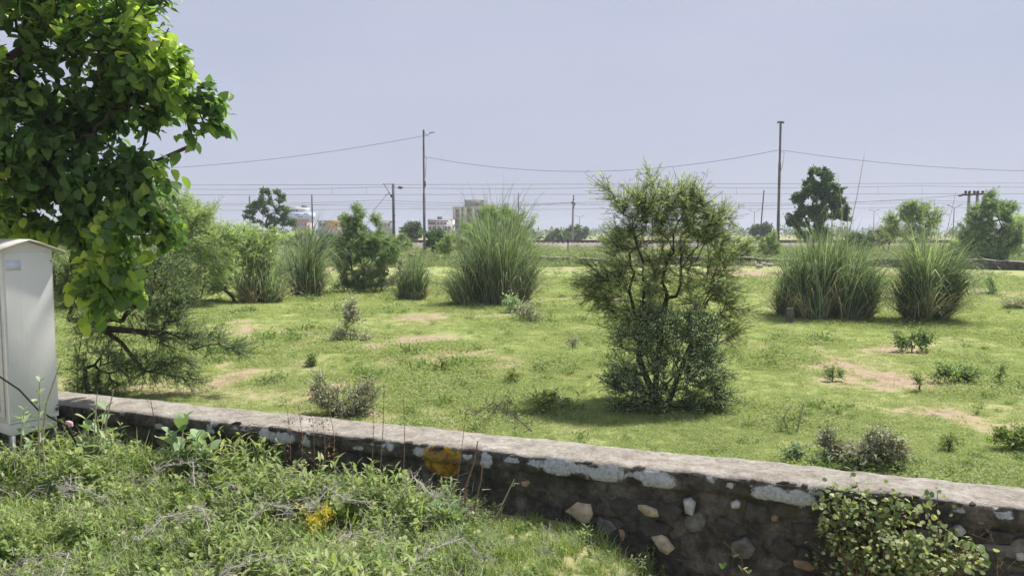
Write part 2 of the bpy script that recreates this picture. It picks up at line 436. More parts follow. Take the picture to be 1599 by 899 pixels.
# old wall: mouldy render, pale limewash remains in the upper band
ZT = 0.35
def wallmat(name, ztop):
    m, nt, p, o = newmat(name)
    pos = geopos(nt)
    sx = nt.nodes.new('ShaderNodeSeparateXYZ'); nt.links.new(pos, sx.inputs[0])
    n1 = noise(nt, 1.7, 8, 0.7, pos, 0.4); n2 = noise(nt, 7, 8, 0.75, pos, 0.3); n3 = noise(nt, 38, 6, 0.7, pos); n4 = noise(nt, 3.1, 6, 0.6, pos, 0.6)
    dark = ramp(nt, [(0.28, (0.018, 0.017, 0.015)), (0.45, (0.055, 0.051, 0.046)), (0.58, (0.13, 0.12, 0.105)), (0.72, (0.25, 0.23, 0.20))], n2.outputs['Fac']).outputs['Color']
    dark = mixc(nt, 0.55, dark, ramp(nt, [(0.3, (0.35, 0.35, 0.35)), (0.7, (1.5, 1.45, 1.35))], n1.outputs['Fac']).outputs['Color'], 'MULTIPLY')
    olive = ramp(nt, [(0.52, (0, 0, 0)), (0.7, (0.6, 0.6, 0.6))], n4.outputs['Fac']).outputs['Color']
    dark = mixc(nt, olive, dark, (0.075, 0.072, 0.040))
    # limewash flakes
    mr = nt.nodes.new('ShaderNodeMapRange'); nt.links.new(sx.outputs['Z'], mr.inputs['Value'])
    mr.inputs['From Min'].default_value = ztop - 0.20; mr.inputs['From Max'].default_value = ztop - 0.05
    mp = nt.nodes.new('ShaderNodeMapping'); mp.inputs['Scale'].default_value = (1, 1, 0.7); nt.links.new(pos, mp.inputs['Vector'])
    n5 = noise(nt, 3.4, 6, 0.62, mp.outputs['Vector'], 0.2)
    ml = nt.nodes.new('ShaderNodeMath'); ml.operation = 'MULTIPLY'
    nt.links.new(mr.outputs[0], ml.inputs[0]); nt.links.new(n5.outputs['Fac'], ml.inputs[1])
    al = nt.nodes.new('ShaderNodeAttribute'); al.attribute_name = 'lime'
    def thr(attr, nz, k_, a_, b_):
        q_ = nt.nodes.new('ShaderNodeMath'); q_.operation = 'MULTIPLY_ADD'
        nt.links.new(nz, q_.inputs[0]); q_.inputs[1].default_value = k_; nt.links.new(attr, q_.inputs[2])
        return ramp(nt, [(a_, (0, 0, 0)), (b_, (1, 1, 1))], q_.outputs[0]).outputs['Color']
    n6 = noise(nt, 14, 8, 0.75, pos, 0.5)
    fl = nt.nodes.new('ShaderNodeMath'); fl.operation = 'MULTIPLY'; nt.links.new(al.outputs['Fac'], fl.inputs[0]); fl.inputs[1].default_value = .55
    mk1 = thr(fl.outputs[0], n6.outputs['Fac'], .9, .70, .82)
    mk2 = ramp(nt, [(0.57, (0, 0, 0)), (0.62, (1, 1, 1))], ml.outputs[0]).outputs['Color']
    mk = mixc(nt, 1.0, mk1, mk2, 'LIGHTEN')
    ay = nt.nodes.new('ShaderNodeAttribute'); ay.attribute_name = 'yellow'
    ry = ramp(nt, [(0.05, (0, 0, 0)), (0.12, (1, 1, 1)), (0.80, (1, 1, 1)), (0.98, (.55, .55, .55))], ay.outputs['Fac']).outputs['Color']
    ybrk = ramp(nt, [(0.40, (.06, .06, .06)), (0.56, (.95, .95, .95))], n6.outputs['Fac']).outputs['Color']
    ymk = mixc(nt, 1.0, ry, ybrk, 'MULTIPLY')
    ycol = ramp(nt, [(0.3, (0.26, 0.13, 0.012)), (0.6, (0.56, 0.34, 0.025))], n2.outputs['Fac']).outputs['Color']
    lime = ramp(nt, [(0.3, (0.24, 0.25, 0.26)), (0.6, (0.50, 0.52, 0.54))], n3.outputs['Fac']).outputs['Color']
    side = mixc(nt, ymk, mixc(nt, mk, dark, lime), ycol)
    # top: dusty weathered concrete
    top = ramp(nt, [(0.28, (0.155, 0.138, 0.115)), (0.5, (0.305, 0.278, 0.24)), (0.72, (0.45, 0.42, 0.375))], n2.outputs['Fac']).outputs['Color']
    top = mixc(nt, 0.6, top, ramp(nt, [(0.3, (0.5, 0.5, 0.5)), (0.65, (1.15, 1.15, 1.15))], n3.outputs['Fac']).outputs['Color'], 'MULTIPLY')
    pale = ramp(nt, [(0.62, (0, 0, 0)), (0.72, (0.8, 0.8, 0.8))], n1.outputs['Fac']).outputs['Color']
    top = mixc(nt, pale, top, (0.56, 0.52, 0.48))
    ge = nt.nodes.new('ShaderNodeNewGeometry'); sn = nt.nodes.new('ShaderNodeSeparateXYZ')
    nt.links.new(ge.outputs['True Normal'], sn.inputs[0])
    tf = nt.nodes.new('ShaderNodeMapRange'); nt.links.new(sn.outputs['Z'], tf.inputs['Value'])
    tf.inputs['From Min'].default_value = 0.55; tf.inputs['From Max'].default_value = 0.8
    nt.links.new(mixc(nt, tf.outputs[0], side, top), p.inputs['Base Color'])
    p.inputs['Roughness'].default_value = 0.95; p.inputs['Specular IOR Level'].default_value = 0.15
    ad = nt.nodes.new('ShaderNodeMath'); ad.operation = 'MULTIPLY_ADD'
    nt.links.new(n3.outputs['Fac'], ad.inputs[0]); ad.inputs[1].default_value = 0.4; nt.links.new(n2.outputs['Fac'], ad.inputs[2])
    bump(nt, p, ad.outputs[0], 0.8, 0.03)
    return m
M['wall'] = wallmat('old_wall', ZT)
M['farwall'] = wallmat('far_old_wall', 0.55)
for k, (a, b) in {'stone_dark': ((0.085, 0.078, 0.07), (0.022, 0.02, 0.018)), 'stone_grey': ((0.20, 0.19, 0.175), (0.07, 0.065, 0.06)),
                  'stone_cream': ((0.55, 0.47, 0.35), (0.25, 0.19, 0.13)), 'stone_white': ((0.56, 0.55, 0.53), (0.16, 0.15, 0.145)),
                  'stone_tan': ((0.42, 0.29, 0.18), (0.15, 0.10, 0.07))}.items():
    M[k] = plain(k, a, b, 16, 0.9, 0.6)
# ------------------------------------------------------------------ wall frame of reference
WA = at_z(100, 631, ZT); WB = at_z(1599, 793, ZT)
WU = nrm((WB - WA)); WU[2] = 0; WU = nrm(WU)
WN = np.array([-WU[1], WU[0], 0.0])
if WN[1] < 0: WN = -WN
_b = at_z(800, 678, ZT)
THK = float(np.dot(_b - WA, WN))
WLEN = float(np.dot(WB - WA, WU))
print('WALL', WA, WB, WU, WN, 'thickness', THK, 'len', WLEN)


def wp(s, v, z=0.0):
    s = np.asarray(s, float); v = np.asarray(v, float)
    q = WA[None] + s.reshape(-1, 1) * WU + v.reshape(-1, 1) * WN
    q[:, 2] = z
    return q


def wall_sv(x, y):
    d = np.stack([np.asarray(x, float) - WA[0], np.asarray(y, float) - WA[1]], -1)
    return d @ WU[:2], d @ WN[:2]


def wall_px(px, py, v=0.0):
    d = ray(px, py)
    o_ = WA + WN * v
    t = np.dot(o_ - EYE, WN) / np.dot(d, WN)
    return EYE + d * t


def field_z(x, y):
    x = np.asarray(x, float); y = np.asarray(y, float)
    b = (fbm(x * 0.16, y * 0.16, 3) - 0.5) * 0.22 * smooth(4, 12, y) + (fbm(x * 0.9 + 7, y * 0.9, 3) - 0.5) * 0.05
    return b - 0.02


def verge_z(x, y):
    x = np.asarray(x, float); y = np.asarray(y, float)
    return -0.10 - 0.70 * smooth(0.25, 1.95, x) + (fbm(x * 1.1 + 3, y * 1.1, 4) - 0.5) * 0.14


SOIL = []
for (px, py, rx, ry, a) in [(640, 500, 60, 8, 1.0), (710, 490, 60, 9, 0.9), (760, 497, 60, 5, .8), (500, 530, 60, 9, .7), (250, 535, 60, 8, .7), (380, 570, 70, 8, .7),
                            (1180, 540, 60, 14, .9), (1250, 560, 70, 10, .75), (1330, 545, 50, 8, .45), (1410, 590, 25, 7, .9), (1350, 628, 40, 7, .75),
                            (1230, 690, 70, 14, .8), (1110, 680, 50, 10, .6), (1450, 525, 60, 7, .6), (1560, 545, 60, 7, .5), (620, 650, 40, 10, .6),
                            (720, 672, 70, 8, .8), (560, 668, 40, 6, .6), (1500, 690, 60, 10, .4), (1560, 715, 50, 10, .5), (880, 440, 60, 7, .55),
                            (940, 470, 60, 6, .6), (1190, 430, 60, 6, .8), (1540, 450, 50, 9, .8), (1590, 435, 60, 8, .7), (700, 440, 40, 6, .5), (1390, 640, 60, 6, .5),
                            (620, 530, 40, 5, .5), (860, 500, 50, 5, .6), (430, 610, 80, 8, .5), (300, 610, 60, 6, .6), (1420, 720, 40, 8, .5), (790, 640, 40, 6, .3)]:
    q = at_z(px, py, 0); e = at_z(px, py + ry, 0)
    SOIL.append((q[0], q[1], 1.5 * rx * q[1] / F, 1.5 * abs(q[1] - e[1]), a * (.5 if px > 1000 or px < 450 else .66)))


def soil_at(x, y):
    x = np.asarray(x, float); y = np.asarray(y, float)
    s = np.zeros_like(x)
    wx = (fbm(x * 0.8, y * 0.8 + 9, 3) - 0.5) * 1.2; wy = (fbm(x * 0.8 + 31, y * 0.8, 3) - 0.5) * 1.6
    for (cx, cy, rx, ry, a) in SOIL:
        s = np.maximum(s, a * np.exp(-(((x + wx * rx - cx) / rx) ** 2 + ((y + wy * ry - cy) / ry) ** 2)))
    n = fbm(x * 0.35 + 50, y * 0.25 + 8, 4)
    return np.clip(s + smooth(0.44, 0.68, n) * 0.40 + smooth(0.52, 0.70, fbm(x * 1.6, y * 1.3, 3)) * 0.36 + smooth(30, 60, y) * 0.34, 0, 1)


def sheet(name, rows, halfw, ncol, zf, sf, mat, sgn=1):
    V = []
    t = np.linspace(-1, 1, ncol)
    for v in rows:
        q = wp(WLEN / 2 + t * halfw(abs(v)) * (0.35 + 0.65 * np.abs(t)), np.full(ncol, v))
        V.append(q)
    V = np.stack(V); x, y = V[..., 0], V[..., 1]
    V[..., 2] = zf(x, y)
    n = len(rows); i, j = np.meshgrid(np.arange(n - 1), np.arange(ncol - 1), indexing='ij')
    a = (i * ncol + j).ravel()
    f = np.stack([a, a + 1, a + ncol + 1, a + ncol], 1)
    if sgn < 0: f = f[:, ::-1]
    o = MB().add(V.reshape(-1, 3), f).build(name, mat, smooth=True)
    at = o.data.attributes.new('soil', 'FLOAT', 'POINT')
    at.data.foreach_set('value', sf(x, y).astype(np.float32).ravel())
    return tag(o, kind='structure')


rows = np.concatenate([np.linspace(THK * 0.5, 14, 90), 14 * (1430 / 14) ** (np.linspace(0, 1, 150)[1:])])
fld = sheet('field', rows, lambda v: min(9 + v * 1.6, 1400), 220, field_z, soil_at, M['field'])
tag(fld, 'broad green grazed field with bare earth patches behind the low wall', 'field')
vrg = sheet('verge', np.linspace(THK * 0.5, -14, 90), lambda v: 14 + v, 160, verge_z, lambda x, y: 0.45 + 0.3 * fbm(x, y), M['field'], -1)
tag(vrg, 'weedy ground on the near side of the low stone wall', 'verge')

# ------------------------------------------------------------------ near wall
wall = thing('stone_wall', wp([WLEN / 2], [THK / 2], 0)[0], 'long low mouldy stone wall with flat concrete top crossing the foreground', 'wall')
mb = MB()
S = np.linspace(-9, WLEN + 5, 900)
prof = [(0.0, -1.2), (-0.02, -0.5), (0.0, -0.25), (0.015, -0.05), (0.02, 0.12), (0.022, 0.205), (-0.012, 0.222), (-0.014, 0.29), (-0.004, 0.338), (0.02, 0.352), (0.08, 0.353),
        (0.16, 0.355), (0.25, 0.353), (0.34, 0.356), (0.42, 0.35), (THK - 0.01, 0.335), (THK, 0.2), (THK, -0.4)]
prof = [(min(a, THK) if b > 0.34 else a, b) for a, b in prof]
pp = [prof[0]]
for (a0, b0), (a1, b1) in zip(prof[:-1], prof[1:]):
    k_ = max(1, int(math.hypot(a1 - a0, b1 - b0) / .028)) if b1 > -.9 else 8
    pp += [(a0 + (a1 - a0) * q / k_, b0 + (b1 - b0) * q / k_) for q in range(1, k_ + 1)]
prof = pp
V = []
for (v, z) in prof:
    nn = (fbm(S * 2.3 + z * 4, np.full_like(S, z * 7 + v * 5), 4) - 0.5)
    n2 = (fbm(S * 9 + z * 17, np.full_like(S, z * 23 + v * 9), 3) - 0.5)
    side = z < 0.345 and v < 0.1
    q = wp(S, v + (nn * 0.07 + n2 * 0.025 if side else n2 * 0.02) * (0.55 if z > 0.2 else 1))
    q[:, 2] = z + (n2 * 0.022 + nn * 0.02 if z > 0.3 else 0)
    V.append(q)
V = np.stack(V); n, k = V.shape[:2]
i, j = np.meshgrid(np.arange(n - 1), np.arange(k - 1), indexing='ij'); a = (i * k + j).ravel()
mb.add(V.reshape(-1, 3), np.stack([a, a + 1, a + k + 1, a + k], 1))
wbody = mb.build('wall_body', M['wall'], wall)


def blob_attr(nm, lst):
    val = np.zeros(V.shape[:2])
    ss = (V - WA) @ WU; zz_ = V[..., 2]; vv_ = (V - WA) @ WN
    for (px, py, rx, ry) in lst:
        c = wall_px(px, py); k_ = c[1] / F / .93
        d2 = ((ss - np.dot(c - WA, WU)) / (rx * k_ * .55)) ** 2 + ((zz_ - c[2]) / (ry * k_ * .62)) ** 2
        val = np.maximum(val, np.clip(1.6 - d2 ** .5, 0, 1) * (vv_ < .06))
    at = wbody.data.attributes.new(nm, 'FLOAT', 'POINT'); at.data.foreach_set('value', val.astype(np.float32).ravel())


def stone_mesh(seed):
    r = np.random.default_rng(seed); n = 7
    t = np.arange(n) * 2 * math.pi / n + r.uniform(-.36, .36, n); rr = r.uniform(0.62, 1.15, n)
    out = np.stack([np.cos(t) * rr, np.sin(t) * rr, np.zeros(n)], 1)
    tilt = r.normal(0, .18, 2)
    mid = out * r.uniform(.86, .95, (n, 1)); mid[:, 2] = .8 + mid[:, 0] * tilt[0] + mid[:, 1] * tilt[1] + r.uniform(-.15, .1, n)
    mid2 = out * 0.45 + r.normal(0, .05, (n, 3)) * [1, 1, 0]; mid2[:, 2] = .9 + mid2[:, 0] * tilt[0] + mid2[:, 1] * tilt[1] + r.uniform(-.08, .12, n)
    back = out * 1.02; back[:, 2] = -1
    v = np.concatenate([back, out, mid, mid2, [[0, 0, 0.95]]])
    i = np.arange(n); j = (i + 1) % n
    f4 = np.concatenate([np.stack([i, j, j + n, i + n], 1) + s * n for s in range(3)])
    m_ = MB().add(v, f4); m_.add(v[3 * n:], np.stack([i, j, np.full(n, n)], 1))
    return m_
STONES = {}
for k in ('stone_dark', 'stone_grey', 'stone_cream', 'stone_white', 'stone_tan'):
    STONES[k] = [stone_mesh(40 + s).build('stone', M[k], link=False) for s in range(9)]


def put_stone(px, py, w, h, k, proud=0.02, rot=None, label=None):
    p_ = wall_px(px, py); D = p_[1]
    sc = D / F / 0.93
    me = random.choice(STONES[k]); o = bpy.data.objects.new('stone', me); C.objects.link(o); o.parent = wall
    X = WU; Z = -WN; Y = np.cross(Z, X)
    a = random.uniform(-0.35, 0.35) if rot is None else rot
    X2 = X * math.cos(a) + Y * math.sin(a); Y2 = np.cross(Z, X2)
    R = np.stack([X2 * w / 2 * sc, Y2 * h / 2 * sc, Z * proud], 1)
    mt = Matrix.Identity(4)
    for r_ in range(3):
        for c_ in range(3): mt[r_][c_] = R[r_, c_]
    off = p_ - np.array(wall.location)
    mt.translation = Vector(off)
    o.matrix_local = mt
    if label: o['label'] = label
    return o


for a in [(908, 798, 46, 34, 'stone_cream', .035), (1010, 795, 46, 19, 'stone_cream', .04), (1076, 789, 19, 28, 'stone_white', .04), (1150, 787, 16, 16, 'stone_white', .03),
          (1036, 846, 36, 28, 'stone_cream', .045, -0.5), (1161, 857, 38, 40, 'stone_grey', .03), (1088, 816, 34, 42, 'stone_grey', .025), (1210, 808, 12, 13, 'stone_tan', .03),
          (972, 834, 14, 22, 'stone_tan', .035), (1498, 829, 17, 19, 'stone_white', .035), (1594, 868, 18, 16, 'stone_white', .03), (1256, 882, 34, 18, 'stone_tan', .03),
          (945, 820, 34, 26, 'stone_grey', .02), (820, 755, 22, 10, 'stone_tan', .015), (1530, 815, 16, 8, 'stone_grey', .02), (1425, 870, 20, 14, 'stone_grey', .02)]:
    put_stone(*a)
rs = random.Random(9)
for k in range(60):
    px = rs.uniform(880, 1620); top = 665 + 0.1085 * (px - 420)
    py = top + rs.uniform(42, 210)
    put_stone(px, py, rs.uniform(30, 85), rs.uniform(20, 46), rs.choice(['stone_dark'] * 9 + ['stone_grey']), rs.uniform(0.004, 0.016), rs.uniform(-.3, .3))
# limewash remains and the faded yellow painted disc
blob_attr('lime', [(440, 683, 36, 16), (478, 690, 14, 14), (655, 705, 20, 9), (731, 709, 14, 12), (760, 719, 16, 20), (800, 716, 26, 9), (872, 727, 48, 22), (945, 737, 54, 22), (1024, 747, 50, 22), (1140, 758, 10, 8),
                   (1205, 769, 50, 18), (1245, 777, 44, 20), (1566, 799, 28, 14), (415, 676, 18, 14), (250, 665, 14, 8), (330, 671, 16, 9), (930, 733, 60, 10), (1000, 740, 40, 8), (835, 720, 24, 8), (560, 697, 16, 6), (610, 700, 14, 6), (1320, 790, 30, 8), (1500, 800, 20, 6)])
blob_attr('yellow', [(690, 714, 38, 34)])
# broken edge lumps along the front arris of the cap
for k in range(60):
    px = rs.uniform(300, 1610)
    put_stone(px, 665 + 0.1085 * (px - 420) + rs.uniform(2, 8), rs.uniform(8, 26), rs.uniform(4, 9), rs.choice(['stone_dark', 'stone_dark', 'stone_grey']), rs.uniform(0.008, 0.025), 0.11)

# ------------------------------------------------------------------ far wall
fw = thing('boundary_wall', at_z(1000, 412, 0), 'far low ruined stone wall across the back of the field', 'wall')
pts = [at_z(px, py, 0) for px, py in [(470, 396), (560, 400), (640, 404), (760, 408), (850, 412), (960, 414), (1070, 413), (1170, 414), (1260, 415), (1380, 416), (1500, 418), (1620, 422), (1800, 428)]]
P = []
for a, b in zip(pts[:-1], pts[1:]):
    for t in np.linspace(0, 1, 26)[:-1]: P.append(a + (b - a) * t)
P = np.array(P); dd = np.gradient(P, axis=0); dd[:, 2] = 0; dd = nrm(dd); nn = np.stack([-dd[:, 1], dd[:, 0], np.zeros(len(P))], 1)
sL = np.concatenate([[0], np.cumsum(np.linalg.norm(np.diff(P, axis=0), axis=1))])
hh = 0.40 + (fbm(sL * 0.25, sL * 0, 3) - 0.5) * 0.30 + (fbm(sL * 2.5, sL * 0 + 3, 2) - 0.5) * 0.1
V = []
for (v, z) in [(-0.28, -0.4), (-0.26, 0.5), (-0.24, 0.97), (-0.2, 1.0), (0.2, 1.0), (0.24, 0.95), (0.26, -0.4)]:
    q = P + nn * (v + (fbm(sL * 2, sL * 0 + z * 3, 3) - 0.5)[:, None] * 0.16)
    q[:, 2] = np.where(z < 0, -0.4, hh * z) + (fbm(sL * 5, sL * 0 + v * 3, 2) - 0.5) * 0.05
    V.append(q)
V = np.stack(V); n, k = V.shape[:2]
i, j = np.meshgrid(np.arange(n - 1), np.arange(k - 1), indexing='ij'); a = (i * k + j).ravel()
mb = MB().add(V.reshape(-1, 3), np.stack([a, a + 1, a + k + 1, a + k], 1)); mb.build('wall_body', M['farwall'], fw)
for (px, py) in [(1190, 412), (1199, 413), (1182, 415), (1080, 409), (905, 409), (885, 408), (930, 411), (1512, 414), (1560, 416)]:
    q = at_z(px, py, 0.12); me = random.choice(STONES['stone_white'])
    o = bpy.data.objects.new('stone', me); C.objects.link(o); o.parent = fw
    o.location = Vector(q - np.array(fw.location)) + Vector((0, -0.42, 0.0)); o.scale = (.14, .12, .16); o.rotation_euler = (math.radians(90), 0, random.random())

# ------------------------------------------------------------------ railway
mb = MB()
xs = np.linspace(-420, 420, 240)
prof = [(94.5, -0.12), (95.5, 0.12), (97.6, 0.45), (98.6, 0.52), (103.4, 0.52), (104.5, 0.40), (107, 0.40), (108, 0.55), (113, 0.55), (116, -0.1)]
V = np.stack([np.stack([xs, np.full_like(xs, y) + (fbm(xs * .5, xs * 0 + y, 3) - .5) * 0.8, z + (fbm(xs * 0.8, xs * 0 + y * 3, 3) - .5) * 0.12], 1) for y, z in prof])
n, k = V.shape[:2]; i, j = np.meshgrid(np.arange(n - 1), np.arange(k - 1), indexing='ij'); a = (i * k + j).ravel()
tag(MB().add(V.reshape(-1, 3), np.stack([a, a + 1, a + k + 1, a + k], 1)).build('railway_embankment', M['ballast']), 'low stony railway embankment behind the far wall', 'embankment', kind='structure')
mb = MB()
for y0 in (101, 110.5):
    for x in np.arange(-300, 300, 0.65):
        mb.box(x - .12, x + .12, y0 - 1.3, y0 + 1.3, 0.50, 0.64)
tag(mb.build('railway_sleepers', M['sleeper']), 'concrete sleepers laid in rows under the rails', 'sleepers', kind='stuff')
for y0, lb in ((101 - .84, 'nearest steel rail on the railway embankment'), (101 + .84, 'second nearest steel rail on the railway embankment'), (110.5 - .84, 'third steel rail on the far track'), (110.5 + .84, 'farthest steel rail on the far track')):
    mb = MB(); mb.box(-400, 400, y0 - .07, y0 + .07, .63, .66); mb.box(-400, 400, y0 - .015, y0 + .015, .66, .77); mb.box(-400, 400, y0 - .037, y0 + .037, .77, .81)
    tag(mb.build('rail', M['rail'], loc=(0, y0, .63)), lb, 'rail', 'rails')

# ------------------------------------------------------------------ templates for leaves
def leaf_tmpl(outline, fold=0.2, droop=0.2):
    L = np.array(outline)          # (x, halfwidth) from base to tip, first/last width 0
    n = len(L); mid = np.stack([L[:, 0], 0 * L[:, 0], -droop * L[:, 0] ** 2], 1)
    l = np.stack([L[:, 0], L[:, 1], fold * L[:, 1] - droop * L[:, 0] ** 2], 1); r = l * [1, -1, 1]
    v = np.concatenate([mid, l[1:-1], r[1:-1]]); f = []
    li = [0] + [n + q for q in range(n - 2)] + [n - 1]; ri = [0] + [n + n - 2 + q for q in range(n - 2)] + [n - 1]
    for q in range(n - 1):
        for (a, b, c, d) in ((q, q + 1, li[q + 1], li[q]), (q, ri[q], ri[q + 1], q + 1)):
            if len({a, b, c}) == 3: f.append((a, b, c))
            if len({a, c, d}) == 3: f.append((a, c, d))
    return v, np.array(f)
T_OVATE = leaf_tmpl([(0, 0), (0.10, .17), (0.32, .36), (0.6, .37), (0.85, .21), (1, 0)], 0.25, 0.22)
T_OV2 = leaf_tmpl([(0, 0), (0.08, .12), (0.30, .33), (0.55, .36), (0.8, .24), (1, 0)], 0.55, 0.5)
T_OV3 = leaf_tmpl([(0, 0), (0.12, .2), (0.36, .31), (0.62, .28), (0.86, .13), (1, 0)], -0.15, 0.05)
T_ROUND = leaf_tmpl([(0, 0), (0.14, .30), (0.45, .44), (0.8, .30), (1, 0)], 0.15, 0.2)
T_LANCE = leaf_tmpl([(0, 0), (0.3, .13), (0.6, .10), (1, 0)], 0.3, 0.35)
T_OBOV = leaf_tmpl([(0, 0), (0.2, .13), (0.5, .25), (0.78, .29), (0.94, .16), (1, 0)], 0.35, 0.15)
T_SMALL = (np.array([[0, 0, 0], [.5, .26, .06], [1, 0, -.05], [.5, -.26, .06]]), np.array([[0, 2, 1], [0, 3, 2]]))


def feather(pairs):
    v, f = [], []
    for q in range(pairs):
        x = 0.12 + 0.88 * q / pairs; l = 0.30 * (1 - 0.5 * abs(q / pairs - 0.45)); w = 0.075 * 6 / pairs
        for s in (-1, 1):
            b = len(v)
            v += [(x, 0, 0), (x + w, s * l * .55, .02), (x + .04, s * l, -.01)] if False else [(x - w * .4, 0, 0), (x + w, s * .02, 0), (x + w * .7, s * l, -.02)]
            f.append((b, b + 1, b + 2) if s > 0 else (b, b + 2, b + 1))
    return np.array(v, float), np.array(f)
T_F6 = feather(6); T_F4 = feather(4); T_F3 = feather(3)


# ------------------------------------------------------------------ woody plants
def skel(trunks, tips, bf=0.25, seg=0.25, jit=0.12, rng=RNG, lift=0.0):
    N = [np.array(t[0], float) for t in trunks]; PA = [-1] * len(trunks); PL = [0.0] * len(trunks)
    for ti, t in enumerate(trunks):
        pr = ti
        for q in t[1:]:
            N.append(np.array(q, float)); PA.append(pr); PL.append(PL[pr] + np.linalg.norm(N[-1] - N[pr])); pr = len(N) - 1
    n = len(N); cap = n + len(tips) * 40
    A = np.zeros((cap, 3)); A[:n] = N; pa = np.zeros(cap, int); pa[:n] = PA; pl = np.zeros(cap); pl[:n] = PL
    r0 = A[:len(trunks)].mean(0)
    for t in tips[np.argsort(np.linalg.norm(tips - r0, axis=1))]:
        d = np.linalg.norm(A[:n] - t, axis=1)
        c = d + bf * pl[:n] + np.where(A[:n, 2] > t[2] + 0.1, 0.6 * (A[:n, 2] - t[2]), 0)
        if len(trunks) >= 1:
            c[:len(trunks)] += 0.15 * d[:len(trunks)]
        j = int(np.argmin(c)); D = d[j]; k = min(30, max(1, int(D / seg))); b = A[j].copy(); pr = j
        for q in range(1, k + 1):
            u = q / k; p_ = b + (t - b) * u
            p_ = p_ + np.array([0, 0, lift * D * u * (1 - u)])
            if q < k: p_ = p_ + rng.normal(0, jit * min(seg, D / k), 3)
            if n >= cap: break
            A[n] = p_; pa[n] = pr; pl[n] = pl[pr] + np.linalg.norm(A[n] - A[pr]); pr = n; n += 1
    A = A[:n]; pa = pa[:n]
    haschild = np.zeros(n, bool); haschild[pa[pa >= 0]] = True
    cnt = np.where(haschild, 0, 1).astype(float)
    for q in range(n - 1, -1, -1):
        if pa[q] >= 0: cnt[pa[q]] += cnt[q]
    return A, pa, cnt


def radii(cnt, rt, rb):
    return rt * (rb / rt) ** (np.log(np.maximum(cnt, 1)) / max(math.log(cnt.max()), 0.1))


def clump_tips(clumps, ntip, rng, shell=2.4):
    w = np.array([r[0] * r[1] * r[2] for _, r in clumps]) ** (2 / 3); w /= w.sum()
    out = []
    for (c, r), q in zip(clumps, w):
        k = max(2, int(round(ntip * q)))
        d = nrm(rng.normal(size=(k, 3))) * (rng.random((k, 1)) ** (1 / shell)) * rng.uniform(.75, 1.22, (k, 1))
        out.append(c + d * r)
    return np.concatenate(out)


def px_clumps(lst, Y, dr=1.0, zmin=0.05):
    o_ = []
    for (px, py, rx, ry, *dy) in lst:
        yy = Y + (dy[0] if dy else 0)
        c = at_y(px, py, yy); s = yy / F
        o_.append((c, np.array([rx * s, 0.5 * (rx + ry) * s * dr, ry * s])))
    return o_


def twigs_leaves(mbw, mbl, A, pa, cnt, ntw, tlen, nleaf, lsize, tmpl, rng, center, up=0.2, twr=0.003, spread=0.8, maxcnt=3, droop=0.0, flat=0.0, vb=None, hor=1.0):
    idx = np.where((cnt <= maxcnt) & (pa >= 0))[0]
    if len(idx) == 0: return
    pk = rng.choice(idx, ntw); u = rng.random((ntw, 1))
    b = A[pa[pk]] * (1 - u) + A[pk] * u
    ed = nrm(A[pk] - A[pa[pk]]); outw = nrm(b - center)
    d = nrm(ed * 0.7 + outw * 0.5 + rng.normal(size=(ntw, 3)) * 0.55 + np.array([0, 0, up]))
    L = tlen * rng.uniform(0.5, 1.3, ntw)
    e = b + d * L[:, None] - np.array([0, 0, 1]) * (droop * L)[:, None]
    if mbw is not None: mbw.frusta(b, e, twr, twr * 0.5, 3)
    base = rng.uniform(0.1, 0.9, ntw)
    if vb is not None: base = np.clip(vb(b) + rng.normal(0, 0.12, ntw), 0, 1)
    for q in range(nleaf):
        t = (q + rng.uniform(0.2, 1.0, ntw)) / nleaf
        p_ = b + (e - b) * t[:, None]
        dd = nrm((d * 0.5 + rng.normal(size=(ntw, 3)) * spread) * np.array([1, 1, hor]))
        zh = nrm(rng.normal(size=(ntw, 3)) + np.array([0, 0, 0.7 + flat]))
        mbl.inst(tmpl[0], tmpl[1], p_, dd, zh, lsize * rng.uniform(0.7, 1.3, ntw), np.clip(base + rng.normal(0, 0.15, ntw), 0, 1))


def woody(name, label, cat, base, clumps, leaf, bark='bark', ntip=120, rb=0.05, rt=0.004, ntw=1200, tlen=0.15, nleaf=6, lsize=0.05, tmpl=T_F4, seed=1, trunks=None,
          bf=0.25, seg=0.25, jit=0.18, group=None, shell=2.4, up=0.2, spread=0.8, lift=0.0, maxcnt=3, k=5, twr=0.003, crown='crown', droop=0, flat=0.0, hor=1.0):
    rng = np.random.default_rng(seed)
    root = thing(name, base, label, cat, group)
    tips = clump_tips(clumps, ntip, rng, shell)
    tips[:, 2] = np.maximum(tips[:, 2], base[2] + 0.05)
    tr = trunks or [[np.array(base) - [0, 0, 0.08], np.array(base) + [0, 0, 0.12]]]
    A, pa, cnt = skel(tr, tips, bf, seg, jit, rng, lift)
    rad = radii(cnt, rt, rb)
    q = np.where(pa >= 0)[0]
    w = MB(); w.frusta(A[pa[q]], A[q], np.minimum(rad[pa[q]], rad[q] * 1.6), rad[q], k)
    l = MB()
    cen = np.mean([c for c, _ in clumps], axis=0)
    twigs_leaves(w, l, A, pa, cnt, ntw, tlen, nleaf, lsize, tmpl, rng, cen, up, twr, spread, maxcnt, droop, flat, None, hor)
    w.build('trunk', M[bark], root, smooth=True)
    l.build(crown, M[leaf], root)
    return root


def gz(px, py):
    q = at_z(px, py, 0); q[2] = float(field_z(q[0], q[1])); return q


